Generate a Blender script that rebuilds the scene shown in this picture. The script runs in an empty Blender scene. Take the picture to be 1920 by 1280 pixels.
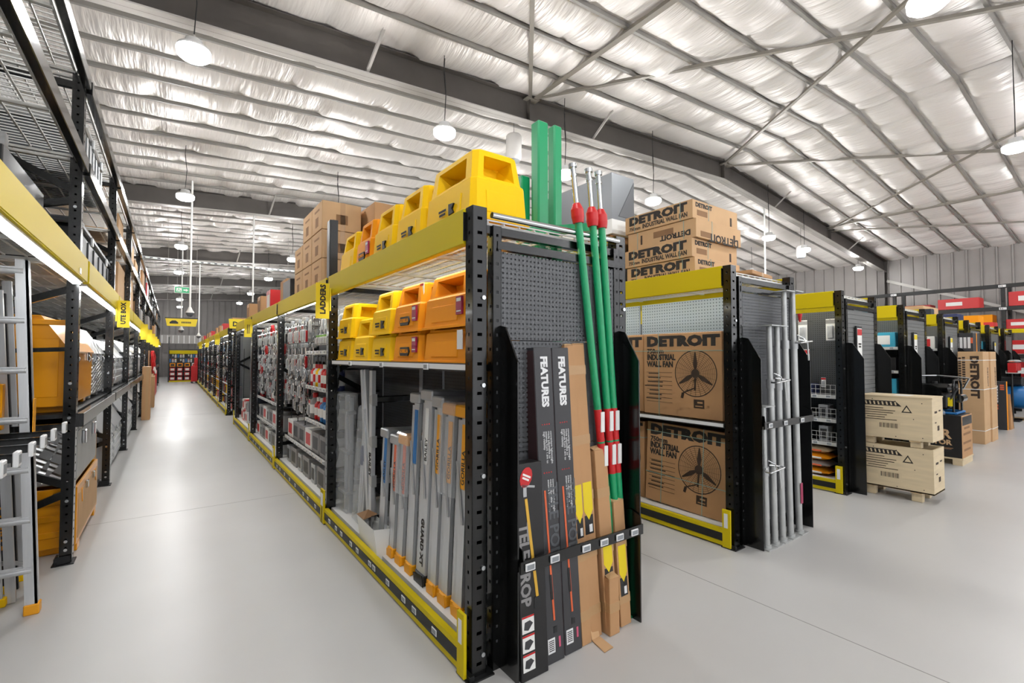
import bpy, bmesh, math, random
from mathutils import Vector, Matrix, Euler
R = math.radians
rnd = random.Random(7)
scene = bpy.context.scene
COL = scene.collection

# ------------------------------------------------------------------ camera
cam_d = bpy.data.cameras.new('camera')
cam_d.sensor_width = 36.0
cam_d.lens = 36.0 * 885.0 / 1920.0
cam_d.clip_start = 0.05
cam_d.clip_end = 300
cam = bpy.data.objects.new('camera', cam_d)
COL.objects.link(cam)
cam.location = (0, 0, 1.5)
cam.rotation_euler = (R(90 + 1.75), 0, R(-35.75))
scene.camera = cam

# ------------------------------------------------------------------ world (added even fill light; the front wall is left out to admit it)
w = bpy.data.worlds.new('world')
scene.world = w
w.use_nodes = True
w.node_tree.nodes['Background'].inputs[0].default_value = (0.96, 0.97, 1.0, 1)
w.node_tree.nodes['Background'].inputs[1].default_value = 1.6
scene.view_settings.view_transform = 'Standard'
scene.view_settings.look = 'None'
scene.view_settings.gamma = 1.0
scene.view_settings.exposure = 0.03
try:
    scene.view_settings.use_curve_mapping = False
except Exception:
    pass
LAMP_W = 120.0      # power of one high bay lamp
LENS_E = 25.0       # glow of its lens
cy = scene.cycles
cy.max_bounces = 4
cy.diffuse_bounces = 3
cy.glossy_bounces = 2
cy.transmission_bounces = 4
cy.transparent_max_bounces = 8
cy.use_light_tree = False
cy.use_adaptive_sampling = True
cy.adaptive_threshold = 0.08
cy.adaptive_min_samples = 12
cy.caustics_reflective = False
cy.caustics_refractive = False
cy.sample_clamp_indirect = 6.0

# ------------------------------------------------------------------ materials
M = {}
def srgb(h):
    v = [int(h[i:i + 2], 16) / 255 for i in (0, 2, 4)]
    return tuple(((c + 0.055) / 1.055) ** 2.4 if c > 0.04045 else c / 12.92 for c in v) + (1,)

def mat(name, col, rough=0.5, metal=0.0, var=0.0, scale=6.0, bump=0.0, bscale=40.0, stretch=(1, 1, 1), spec=0.5, coat=0.0, emit=0.0, trans=0.0, alpha=1.0):
    m = bpy.data.materials.new(name)
    m.use_nodes = True
    nt = m.node_tree
    b = nt.nodes['Principled BSDF']
    c = srgb(col) if isinstance(col, str) else tuple(col) + (1,) * (4 - len(col))
    b.inputs['Base Color'].default_value = c
    b.inputs['Roughness'].default_value = rough
    b.inputs['Metallic'].default_value = metal
    b.inputs['Specular IOR Level'].default_value = spec
    b.inputs['Coat Weight'].default_value = coat
    b.inputs['Coat Roughness'].default_value = 0.08
    if emit:
        b.inputs['Emission Color'].default_value = c
        b.inputs['Emission Strength'].default_value = emit
    if trans:
        b.inputs['Transmission Weight'].default_value = trans
        b.inputs['IOR'].default_value = 1.2
    if alpha < 1:
        b.inputs['Alpha'].default_value = alpha
    if var or bump:
        tc = nt.nodes.new('ShaderNodeTexCoord')
        mp = nt.nodes.new('ShaderNodeMapping')
        mp.inputs['Scale'].default_value = stretch
        nt.links.new(tc.outputs['Object'], mp.inputs[0])
    if var:
        n = nt.nodes.new('ShaderNodeTexNoise')
        n.inputs['Scale'].default_value = scale
        n.inputs['Detail'].default_value = 2
        nt.links.new(mp.outputs[0], n.inputs['Vector'])
        mr = nt.nodes.new('ShaderNodeMapRange')
        mr.inputs[1].default_value = 0.3
        mr.inputs[2].default_value = 0.7
        mr.inputs[3].default_value = 1 - var
        mr.inputs[4].default_value = 1 + var
        nt.links.new(n.outputs[0], mr.inputs[0])
        mx = nt.nodes.new('ShaderNodeVectorMath')
        mx.operation = 'SCALE'
        mx.inputs[0].default_value = c[:3]
        nt.links.new(mr.outputs[0], mx.inputs['Scale'])
        nt.links.new(mx.outputs[0], b.inputs['Base Color'])
    if bump:
        n = nt.nodes.new('ShaderNodeTexNoise')
        n.inputs['Scale'].default_value = bscale
        n.inputs['Detail'].default_value = 2
        nt.links.new(mp.outputs[0], n.inputs['Vector'])
        bp = nt.nodes.new('ShaderNodeBump')
        bp.inputs['Strength'].default_value = bump
        bp.inputs['Distance'].default_value = 0.02
        nt.links.new(n.outputs[0], bp.inputs['Height'])
        nt.links.new(bp.outputs[0], b.inputs['Normal'])
    M[name] = m
    return m

def peg_mat(name, col, hole, axis_u, pitch=0.025, rad=0.2, rough=0.45):
    """sheet steel punched with a square grid of small holes"""
    m = mat(name, col, rough)
    nt = m.node_tree
    b = nt.nodes['Principled BSDF']
    tc = nt.nodes.new('ShaderNodeTexCoord')
    sx = nt.nodes.new('ShaderNodeSeparateXYZ')
    nt.links.new(tc.outputs['Object'], sx.inputs[0])
    def fr(o):
        d = nt.nodes.new('ShaderNodeMath'); d.operation = 'DIVIDE'; d.inputs[1].default_value = pitch
        nt.links.new(o, d.inputs[0])
        f = nt.nodes.new('ShaderNodeMath'); f.operation = 'FRACT'
        nt.links.new(d.outputs[0], f.inputs[0])
        s = nt.nodes.new('ShaderNodeMath'); s.operation = 'SUBTRACT'; s.inputs[1].default_value = 0.5
        nt.links.new(f.outputs[0], s.inputs[0])
        return s.outputs[0]
    cx = nt.nodes.new('ShaderNodeCombineXYZ')
    nt.links.new(fr(sx.outputs[axis_u]), cx.inputs[0])
    nt.links.new(fr(sx.outputs[2]), cx.inputs[1])
    ln = nt.nodes.new('ShaderNodeVectorMath'); ln.operation = 'LENGTH'
    nt.links.new(cx.outputs[0], ln.inputs[0])
    lt = nt.nodes.new('ShaderNodeMath'); lt.operation = 'LESS_THAN'; lt.inputs[1].default_value = rad
    nt.links.new(ln.outputs['Value'], lt.inputs[0])
    mx = nt.nodes.new('ShaderNodeMix'); mx.data_type = 'RGBA'
    mx.inputs[6].default_value = srgb(col)
    mx.inputs[7].default_value = srgb(hole)
    nt.links.new(lt.outputs[0], mx.inputs[0])
    nt.links.new(mx.outputs[2], b.inputs['Base Color'])
    m['hole'] = lt.name
    return m

mat('floor', 'bfbebc', 0.34, var=0.03, scale=1.2, bump=0.015, bscale=3, spec=0.45)
mat('joint', '8f8d8b', 0.6)
mat('steel_dark', '4d4844', 0.5, var=0.08, scale=3)
mat('steel_light', 'a8a49f', 0.5, var=0.05, scale=3)
mat('purlin', '94918c', 0.5, 0.2, var=0.05, scale=5)
mat('brace', '8d877e', 0.45, 0.2)
mat('wall_sheet', '827d7a', 0.45, var=0.05, scale=2)
mat('wall_silver', 'c6c7c8', 0.42, 0.15, var=0.05, scale=3)
mat('black', '0b0c0c', 0.22, spec=0.5, coat=0.3)
mat('black_matt', '141516', 0.5)
mat('black_plastic', '1c1d1f', 0.42, bump=0.05, bscale=120)
mat('grey_plastic', '55585c', 0.45)
mat('dark_blue', '27303d', 0.5)
mat('yellow', 'd2bb12', 0.5, spec=0.15)
mat('yellow_sign', 'e8cf12', 0.4)
mat('bin_yellow', 'fdca08', 0.55, spec=0.2, bump=0.03, bscale=60)
mat('bin_orange', 'f79c14', 0.55, spec=0.2, bump=0.03, bscale=60)
mat('steel_orange', 'eb9c0c', 0.28, var=0.03, coat=0.3)
mat('foot_orange', 'f0a417', 0.4)
mat('alu', 'd4d6d8', 0.34, 0.5, var=0.05, scale=4, stretch=(12, 12, 1))
mat('alu_dull', 'b5b7b8', 0.42, 0.55, var=0.05, scale=6)
mat('alu_dark', '6d7073', 0.4, 0.6)
mat('speaker_grey', 'b9b6b2', 0.5)
mat('galv', 'b9bbba', 0.4, 0.5, var=0.07, scale=10)
mat('chrome', 'd5d8da', 0.14, 1.0)
mat('wire', 'e0e0dc', 0.4, 0.2)
mat('white', 'e9e9e6', 0.5)
mat('white_gloss', 'efefee', 0.25)
mat('tag_white', 'e6e7e8', 0.4)
mat('tag_screen', '8d9296', 0.4)
mat('card', 'b98e63', 0.75, var=0.05, scale=5, bump=0.04, bscale=15)
mat('card_pale', 'c9a47a', 0.75, var=0.05, scale=5, bump=0.03, bscale=15)
mat('card_dark', '8d6a49', 0.8, var=0.06, scale=5)
mat('tape', 'b58f63', 0.28)
mat('ply', 'd9c6a3', 0.6, var=0.07, scale=3, stretch=(1, 1, 8))
mat('ply_dark', 'bda47e', 0.65, var=0.08, scale=4)
mat('ink', '2a2420', 0.7)
mat('ink_brown', '3c2c20', 0.7)
mat('strap', '8fa79a', 0.4)
mat('green', '129a63', 0.35, coat=0.2)
mat('red', 'c81f22', 0.38)
mat('red_deep', 'a3161c', 0.4)
mat('magenta', '9b1c4b', 0.4)
mat('blue', '1f6fb0', 0.4)
mat('cyan', '38a5c4', 0.45)
mat('navy', '2a3460', 0.45)
mat('lime', '7fc43a', 0.5)
mat('charcoal_box', '3a3a3d', 0.45, var=0.04)
mat('black_box', '1d1c1d', 0.4)
mat('maroon_box', '4a3234', 0.45)
mat('orange_ink', 'e0673c', 0.5)
mat('tan', 'c9b08b', 0.6)
mat('gold', 'd8a93a', 0.5)
mat('silver_pack', 'b4b6b8', 0.3, 0.3, var=0.15, scale=18)
mat('grey_box', '8f8d8d', 0.5, var=0.08, scale=8)
mat('pink_ink', 'd05a78', 0.5)
mat('exit_green', '0f8a57', 0.4, emit=0.5)
mat('lens', (1, 0.99, 0.97), 0.5, emit=LENS_E)
mat('led', (0.97, 0.99, 1), 0.5, emit=22.0)
M['lens'].cycles.emission_sampling = 'NONE'
mat('film', 'dfe2e4', 0.12, trans=0.0, alpha=0.30, spec=0.8)
mat('slat_grey', '6c6d6c', 0.45)
mat('curtain', 'a59a90', 0.5)
pm = peg_mat('peg_dark', '55575a', '1c1d1e', 0)
nt_ = pm.node_tree                                   # the end boards are really open at their holes
inv_ = nt_.nodes.new('ShaderNodeMath'); inv_.operation = 'SUBTRACT'; inv_.inputs[0].default_value = 1.0
nt_.links.new(nt_.nodes[pm['hole']].outputs[0], inv_.inputs[1])
nt_.links.new(inv_.outputs[0], nt_.nodes['Principled BSDF'].inputs['Alpha'])
peg_mat('peg_dark_y', '4b4d50', '1a1b1c', 1)
peg_mat('peg_led_lit', '9aa9b8', '4d5a68', 1, pitch=0.03, rad=0.2)  # cool light of the LED strip put into the board colour

# crinkled reflective foil under the roof
def foil():
    m = mat('foil', 'ece7e3', 0.45, 0.3, spec=0.5)
    nt = m.node_tree
    b = nt.nodes['Principled BSDF']
    tc = nt.nodes.new('ShaderNodeTexCoord')
    def noise(sc, stretch, det):
        mp = nt.nodes.new('ShaderNodeMapping'); mp.inputs['Scale'].default_value = stretch
        nt.links.new(tc.outputs['Object'], mp.inputs[0])
        n = nt.nodes.new('ShaderNodeTexNoise'); n.inputs['Scale'].default_value = sc; n.inputs['Detail'].default_value = det
        nt.links.new(mp.outputs[0], n.inputs['Vector'])
        return n.outputs[0]
    a = noise(3.0, (3.0, 0.35, 1), 2)
    c = noise(14.0, (2.5, 0.25, 1), 1)
    ad = nt.nodes.new('ShaderNodeMath'); ad.operation = 'MULTIPLY_ADD'
    nt.links.new(c, ad.inputs[0]); ad.inputs[1].default_value = 0.25
    nt.links.new(a, ad.inputs[2])
    bp = nt.nodes.new('ShaderNodeBump'); bp.inputs['Strength'].default_value = 0.45; bp.inputs['Distance'].default_value = 0.08
    nt.links.new(ad.outputs[0], bp.inputs['Height'])
    nt.links.new(bp.outputs[0], b.inputs['Normal'])
foil()

def checker_plate(name, col):
    """five-bar tread plate"""
    m = mat(name, col, 0.3, 0.75)
    nt = m.node_tree
    b = nt.nodes['Principled BSDF']
    tc = nt.nodes.new('ShaderNodeTexCoord')
    mp = nt.nodes.new('ShaderNodeMapping'); mp.inputs['Rotation'].default_value = (R(45), R(45), R(45))
    nt.links.new(tc.outputs['Object'], mp.inputs[0])
    wv = nt.nodes.new('ShaderNodeTexWave'); wv.inputs['Scale'].default_value = 9
    wv.inputs['Distortion'].default_value = 1.5
    nt.links.new(mp.outputs[0], wv.inputs[0])
    ck = nt.nodes.new('ShaderNodeTexChecker'); ck.inputs['Scale'].default_value = 16
    nt.links.new(mp.outputs[0], ck.inputs[0])
    mu = nt.nodes.new('ShaderNodeMath'); mu.operation = 'MULTIPLY'
    nt.links.new(wv.outputs[1], mu.inputs[0]); nt.links.new(ck.outputs[1], mu.inputs[1])
    bp = nt.nodes.new('ShaderNodeBump'); bp.inputs['Strength'].default_value = 0.8; bp.inputs['Distance'].default_value = 0.01
    nt.links.new(mu.outputs[0], bp.inputs['Height'])
    nt.links.new(bp.outputs[0], b.inputs['Normal'])
checker_plate('tread', 'c3c5c6')

# ------------------------------------------------------------------ mesh builder
class MB:
    def __init__(s):
        s.v = []; s.f = []; s.mi = []; s.ms = []; s.sm = []
    def _m(s, m):
        if m is None: return 0
        if m not in s.ms: s.ms.append(m)
        return s.ms.index(m)
    def add(s, vs, fs, m=None, smooth=False, T=None):
        o = len(s.v)
        s.v += [tuple(T @ Vector(p)) for p in vs] if T else [tuple(p) for p in vs]
        k = s._m(m)
        for f in fs:
            s.f.append([i + o for i in f]); s.mi.append(k); s.sm.append(smooth)
        return s
    def box(s, lo, hi, m=None, T=None):
        x0, y0, z0 = lo; x1, y1, z1 = hi
        return s.add([(x0, y0, z0), (x1, y0, z0), (x1, y1, z0), (x0, y1, z0), (x0, y0, z1), (x1, y0, z1), (x1, y1, z1), (x0, y1, z1)],
                     [(0, 3, 2, 1), (4, 5, 6, 7), (0, 1, 5, 4), (1, 2, 6, 5), (2, 3, 7, 6), (3, 0, 4, 7)], m, T=T)
    def cbox(s, lo, hi, c=0.004, m=None, T=None):
        """box with chamfered edges"""
        vs = []
        for sx in (0, 1):
            for sy in (0, 1):
                for sz in (0, 1):
                    p = [(hi if q else lo)[i] for i, q in enumerate((sx, sy, sz))]
                    d = [(-c if q else c) for q in (sx, sy, sz)]
                    vs += [(p[0], p[1] + d[1], p[2] + d[2]), (p[0] + d[0], p[1], p[2] + d[2]), (p[0] + d[0], p[1] + d[1], p[2])]
        I = lambda sx, sy, sz, a: (sx * 4 + sy * 2 + sz) * 3 + a
        fs = []
        for q in (0, 1):
            f = [I(q, 0, 0, 0), I(q, 1, 0, 0), I(q, 1, 1, 0), I(q, 0, 1, 0)]; fs.append(f if q else f[::-1])
            f = [I(0, q, 0, 1), I(0, q, 1, 1), I(1, q, 1, 1), I(1, q, 0, 1)]; fs.append(f if q else f[::-1])
            f = [I(0, 0, q, 2), I(1, 0, q, 2), I(1, 1, q, 2), I(0, 1, q, 2)]; fs.append(f if q else f[::-1])
        for a in (0, 1):
            for b in (0, 1):
                fs.append([I(a, b, 0, 0), I(a, b, 1, 0), I(a, b, 1, 1), I(a, b, 0, 1)])
                fs.append([I(a, 0, b, 0), I(a, 1, b, 0), I(a, 1, b, 2), I(a, 0, b, 2)])
                fs.append([I(0, a, b, 1), I(1, a, b, 1), I(1, a, b, 2), I(0, a, b, 2)])
                for d in (0, 1): fs.append([I(a, b, d, 0), I(a, b, d, 1), I(a, b, d, 2)])
        return s.add(vs, fs, m, T=T)
    def frustum(s, lo, hi, lo2, hi2, z0, z1, m=None, T=None):
        vs = [(lo[0], lo[1], z0), (hi[0], lo[1], z0), (hi[0], hi[1], z0), (lo[0], hi[1], z0), (lo2[0], lo2[1], z1), (hi2[0], lo2[1], z1), (hi2[0], hi2[1], z1), (lo2[0], hi2[1], z1)]
        return s.add(vs, [(0, 3, 2, 1), (4, 5, 6, 7), (0, 1, 5, 4), (1, 2, 6, 5), (2, 3, 7, 6), (3, 0, 4, 7)], m, T=T)
    def cyl(s, a, b, r, n=10, m=None, r2=None, cap=True, T=None):
        a = Vector(a); b = Vector(b); d = (b - a).normalized()
        u = d.orthogonal().normalized(); v = d.cross(u)
        r2 = r if r2 is None else r2
        vs = []
        for p, q in ((a, r), (b, r2)):
            for i in range(n):
                t = 2 * math.pi * i / n
                vs.append(p + (u * math.cos(t) + v * math.sin(t)) * q)
        fs = [(i, (i + 1) % n, n + (i + 1) % n, n + i) for i in range(n)]
        s.add(vs, fs, m, True, T)
        if cap:
            s.add(vs[:n], [list(range(n))[::-1]], m, False, T)
            s.add(vs[n:], [list(range(n))], m, False, T)
        return s
    def bar(s, a, b, w, h, m=None, upv=(0, 0, 1), T=None):
        """rectangular bar from a to b; w sideways, h along upv"""
        a = Vector(a); b = Vector(b); d = (b - a).normalized()
        u = Vector(upv)
        sd = d.cross(u)
        if sd.length < 1e-5: sd = d.orthogonal()
        sd.normalize(); u = sd.cross(d).normalized()
        vs = []
        for p in (a, b):
            for i, j in ((-1, -1), (1, -1), (1, 1), (-1, 1)):
                vs.append(p + sd * (i * w / 2) + u * (j * h / 2))
        return s.add(vs, [(3, 2, 1, 0), (4, 5, 6, 7), (0, 1, 5, 4), (1, 2, 6, 5), (2, 3, 7, 6), (3, 0, 4, 7)], m, T=T)
    def lathe(s, prof, n=20, m=None, T=None):
        vs = []; fs = []
        for r, z in prof:
            for i in range(n):
                t = 2 * math.pi * i / n
                vs.append((r * math.cos(t), r * math.sin(t), z))
        for k in range(len(prof) - 1):
            for i in range(n):
                j = (i + 1) % n
                fs.append((k * n + i, k * n + j, (k + 1) * n + j, (k + 1) * n + i))
        s.add(vs, fs, m, True, T)
        s.add(vs[:n], [list(range(n))[::-1]], m, False, T); s.add(vs[-n:], [list(range(n))], m, False, T)
        return s
    def prism(s, pts, a, b, axis=1, m=None, T=None):
        """polygon pts (u,v) extruded along axis from a to b; the other two axes in order are u,v"""
        def P(u, v, w):
            return {0: (w, u, v), 1: (u, w, v), 2: (u, v, w)}[axis]
        n = len(pts)
        vs = [P(u, v, a) for u, v in pts] + [P(u, v, b) for u, v in pts]
        return s.add(vs, [list(range(n)), list(range(2 * n - 1, n - 1, -1))] + [(i, n + i, n + (i + 1) % n, (i + 1) % n) for i in range(n)], m, T=T)
    def tube(s, pts, r, n=6, m=None, T=None):
        for a, b in zip(pts[:-1], pts[1:]): s.cyl(a, b, r, n, m, T=T)
        return s
    def mesh(s, name):
        me = bpy.data.meshes.new(name)
        me.from_pydata(s.v, [], s.f)
        for m in s.ms: me.materials.append(M[m])
        if s.f:
            me.polygons.foreach_set('material_index', s.mi)
            me.polygons.foreach_set('use_smooth', s.sm)
        bm = bmesh.new(); bm.from_mesh(me)
        bmesh.ops.recalc_face_normals(bm, faces=bm.faces)
        bm.to_mesh(me); bm.free()
        me.update()
        return me

def put(name, me, parent=None, loc=(0, 0, 0), rot=(0, 0, 0), scale=None):
    o = bpy.data.objects.new(name, me)
    COL.objects.link(o)
    o.location = loc
    o.rotation_euler = rot
    if scale: o.scale = scale
    if parent: o.parent = parent
    return o
def bld(name, mb, parent=None, loc=(0, 0, 0), rot=(0, 0, 0)):
    return put(name, mb.mesh(name), parent, loc, rot)
def tag(o, label, cat, group=None, kind=None):
    o['label'] = label; o['category'] = cat
    if group: o['group'] = group
    if kind: o['kind'] = kind
    return o
def empty(name, loc, rz=0.0, label=None, cat=None, group=None, rot=None):
    o = bpy.data.objects.new(name, None)
    COL.objects.link(o)
    o.empty_display_size = 0.1
    o.location = loc
    o.rotation_euler = rot or (0, 0, rz)
    if label: tag(o, label, cat, group)
    return o
def struct(name, mb, label=None, parent=None):
    o = bld(name, mb, parent)
    if parent is None:
        o['kind'] = 'structure'
        if label: o['label'] = label; o['category'] = name.split('_')[0]
    return o
def kids(o): return [c for c in COL.objects if c.parent == o]
KID = {}
def dup(root, loc=None, rot=None, label=None, group=None):
    """copy a thing with its parts and sub-parts"""
    if root.name not in KID:
        KID[root.name] = [(c, [g for g in c.children]) for c in root.children]
    r = root.copy(); COL.objects.link(r)
    if loc is not None: r.location = loc
    if rot is not None: r.rotation_euler = rot
    if label: r['label'] = label
    if group: r['group'] = group
    for c, gs in KID[root.name]:
        d = c.copy(); COL.objects.link(d); d.parent = r
        for g in gs:
            e = g.copy(); COL.objects.link(e); e.parent = d
    return r

_txt = {}
def text_mesh(s, size=0.1, bold=0.0, sx=1.0, m='ink', ext=0.0006, align='LEFT', sp=1.0):
    k = (s, size, bold, sx, m, ext, align, sp)
    if k in _txt: return _txt[k]
    c = bpy.data.curves.new('lettering', 'FONT')
    c.body = s; c.size = size; c.offset = bold; c.extrude = ext; c.align_x = align; c.space_character = sp
    c.resolution_u = 2
    o = bpy.data.objects.new('lettering', c)
    COL.objects.link(o)
    dg = bpy.context.evaluated_depsgraph_get()
    me = bpy.data.meshes.new_from_object(o.evaluated_get(dg))
    bpy.data.objects.remove(o)
    me.materials.clear(); me.materials.append(M[m])
    me.transform(Matrix.Diagonal((sx, 1, 1, 1)))
    me.name = 'lettering'
    _txt[k] = me
    return me
FACE = {'-y': (R(90), 0, 0), '-x': (R(90), 0, R(-90)), '+x': (R(90), 0, R(90)), '+y': (R(90), 0, R(180)),
        # reading downwards on an upright face
        '-yd': (R(90), R(90), 0), '-xd': Euler((R(90), R(90), 0)).to_matrix(), 'up': (0, 0, 0)}
FACE['-xd'] = (Matrix.Rotation(R(-90), 3, 'Z') @ Euler((R(90), R(90), 0)).to_matrix()).to_euler()
FACE['-xu'] = (Matrix.Rotation(R(-90), 3, 'Z') @ Euler((R(90), R(-90), 0)).to_matrix()).to_euler()
FACE['-yu'] = Euler((R(90), R(-90), 0))
def text(s, parent, loc, face='-y', name='lettering', **k):
    return put(name, text_mesh(s, **k), parent, loc, FACE[face])
_pl = {}
def plate(name, parent, loc, w, h, m, face='-y', t=0.002):
    """thin printed panel: w wide, h high, its back at loc"""
    k = (w, h, m, t)
    if k not in _pl:
        _pl[k] = MB().box((-w / 2, -h / 2, 0), (w / 2, h / 2, t), m).mesh(name)
    return put(name, _pl[k], parent, loc, FACE[face])

def words(parent, loc, w, h, face, m='ink', n=2, gap=.35):
    """lines of small print too fine to read: w wide, h high in all"""
    for k in range(n):
        hh = h / n
        plate('printed_words', parent, tuple(loc[i] + (0, 0, h / 2 - hh * (k + .5))[i] for i in range(3)), w * (1 - .17 * (k % 2)), hh * (1 - gap), m, face, .001)
def blocks(parent, loc, w, h, n, face, m, down=False):
    """a row of block letters too blurred to read"""
    for k in range(n):
        t = (k + .5) / n - .5
        d = (0, 0, -t * w) if down else ((t * w, 0, 0) if face[1] == 'y' else (0, -t * w, 0))
        a = (h, w / n * .72) if down else (w / n * .72, h)
        b = plate('printed_letter', parent, tuple(loc[i] + d[i] for i in range(3)), a[0], a[1], m, face, .001)
# ------------------------------------------------------------------ the building
XL, XR, YF, YB = -2.05, 22.9, -6.5, 42.0
XRIDGE = 11.2
def zb(x):                                     # underside of the rafters
    return 5.943 - (0.057 * (XRIDGE - x) if x < XRIDGE else 0.0985 * (x - XRIDGE))
RD = 0.46                                      # rafter depth
fm = MB().box((XL, YF, -0.2), (XR, YB, 0), 'floor')
floor = struct('floor', fm, 'pale grey glossy sealed concrete floor')
for yy in (5.62, 14.6, 23.5):
    bld('joint', MB().box((XL, yy, 0), (XR, yy + 0.006, 0.0006), 'joint'), floor)
bld('joint', MB().box((2.92, YF, 0), (2.926, YB, 0.0006), 'joint'), floor)

def ribbed(name, axis, pos, a, b, z0, ztop, pitch, dep, m, label, horiz=False, thick=0.03):
    """profiled cladding; ribs run upright, or level when horiz"""
    mb = MB()
    s = pitch
    if not horiz:
        pts = []; u = a
        while u < b:
            pts += [(u, 0), (min(u + s * 0.80, b), 0), (min(u + s * 0.84, b), dep), (min(u + s * 0.96, b), dep)]
            u += s
        pts.append((b, 0))
        for (u0, d0), (u1, d1) in zip(pts[:-1], pts[1:]):
            q = lambda u, d, z: (pos + d, u, z) if axis == 'x' else (u, pos + d, z)
            mb.add([q(u0, d0, z0), q(u1, d1, z0), q(u1, d1, ztop(u1)), q(u0, d0, ztop(u0))], [(0, 1, 2, 3)], m)
    else:
        zz = z0; top = ztop(a)
        while zz < top:
            for (h0, d0), (h1, d1) in (((0, 0), (s * .45, 0)), ((s * .45, 0), (s * .55, dep)), ((s * .55, dep), (s * .9, dep)), ((s * .9, dep), (s, 0))):
                mb.add([(pos + d0, a, zz + h0), (pos + d0, b, zz + h0), (pos + d1, b, zz + h1), (pos + d1, a, zz + h1)], [(0, 1, 2, 3)], m)
            zz += s
    return struct(name, mb, label)
ribbed('wall_left', 'x', XL, YF, YB, 0, lambda u: zb(XL) + RD + .15, 0.085, 0.018, 'wall_silver', 'silver corrugated wall sheeting behind the tall rack', True)
ribbed('wall_right', 'x', XR, YF, YB, 0, lambda u: zb(XR) + RD + .1, 0.38, -0.045, 'wall_sheet', 'grey ribbed steel wall under the low eave')
ribbed('wall_back', 'y', YB, XL, XR, 0, lambda u: zb(u) + RD + .15, 0.38, -0.045, 'wall_sheet', 'grey ribbed steel wall at the far end of the aisles')

roof = MB()
for xa, xb_ in ((XL - .3, XRIDGE), (XRIDGE, XR + .3)):
    za, zc = zb(xa) + RD + .30, zb(xb_) + RD + .30
    roof.add([(xa, YF, za), (xb_, YF, zc), (xb_, YB, zc), (xa, YB, za), (xa, YF, za + .04), (xb_, YF, zc + .04), (xb_, YB, zc + .04), (xa, YB, za + .04)],
             [(0, 3, 2, 1), (4, 5, 6, 7), (0, 1, 5, 4), (1, 2, 6, 5), (2, 3, 7, 6), (3, 0, 4, 7)], 'wall_silver')
ceiling = struct('ceiling', roof, 'low gable roof lined with silver foil insulation')

PUR = [5.03 + 0.74 * k for k in range(-15, 3)] + [6.78 + 0.745 * k for k in range(0, 47)]
PUR = sorted(PUR)
PITCH = 0.745
def foil_mesh(xa, xb_, seed):
    r = random.Random(seed)
    nx, ny = int((xb_ - xa) / 0.11), 8
    seams = []; x = xa + r.uniform(.2, 1.0)
    while x < xb_:
        seams.append(x); x += r.uniform(1.15, 1.5)
    puff = [r.uniform(.5, 1.2) for _ in range(len(seams) + 1)]
    ripple = [(r.uniform(3, 9), r.uniform(0, 6), r.uniform(.1, .35)) for _ in range(4)]
    vs = []; fs = []
    for i in range(nx + 1):
        x = xa + (xb_ - xa) * i / nx
        d = min([abs(x - q) for q in seams + [XRIDGE]])
        k = sum(1 for q in seams if q < x)
        edge = min(1, d / 0.2)
        bulge = puff[k] * (0.08 + 0.92 * math.sin(edge * math.pi / 2))
        rp = sum(a * math.sin(f * x + p) for f, p, a in ripple)
        for j in range(ny + 1):
            v = j / ny
            sag = 0.11 * (4 * v * (1 - v)) ** 0.7 * bulge * (1 + 0.35 * rp)
            vs.append((x, v * PITCH, zb(x) + RD + .07 - sag))
    for i in range(nx):
        for j in range(ny):
            a = i * (ny + 1) + j
            fs.append((a, a + ny + 1, a + ny + 2, a + 1))
    return MB().add(vs, fs, 'foil', True).mesh('foil_panel')
foilsL = [foil_mesh(XL, XRIDGE, s) for s in range(6)]
foilsR = [foil_mesh(XRIDGE, XR, s + 20) for s in range(6)]
def purl(xa, xb_):
    mb = MB(); za, zc = zb(xa) + RD, zb(xb_) + RD
    # a cold-formed C section: web, two flanges, two lips
    prof = [(-.022, 0), (.022, 0), (.022, .018), (.018, .018), (.018, .006), (-.018, .006), (-.018, .144), (.018, .144), (.018, .132), (.022, .132), (.022, .15), (-.022, .15)]
    n = len(prof)
    vs = [(xa, y, za + z) for y, z in prof] + [(xb_, y, zc + z) for y, z in prof]
    mb.add(vs, [(i, n + i, n + (i + 1) % n, (i + 1) % n) for i in range(n)], 'purlin')
    return mb.mesh('purlin')
pL, pR = purl(XL, XRIDGE), purl(XRIDGE, XR)
for i, y in enumerate(PUR):
    put('purlin', pL, ceiling, (0, y, 0)); put('purlin', pR, ceiling, (0, y, 0))
    if i + 1 < len(PUR):
        s = (PUR[i + 1] - y) / PITCH
        put('foil_panel', foilsL[i * 5 % 6], ceiling, (0, y, 0), scale=(1, s, 1))
        put('foil_panel', foilsR[i * 5 % 6], ceiling, (0, y, 0), scale=(1, s, 1))

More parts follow.
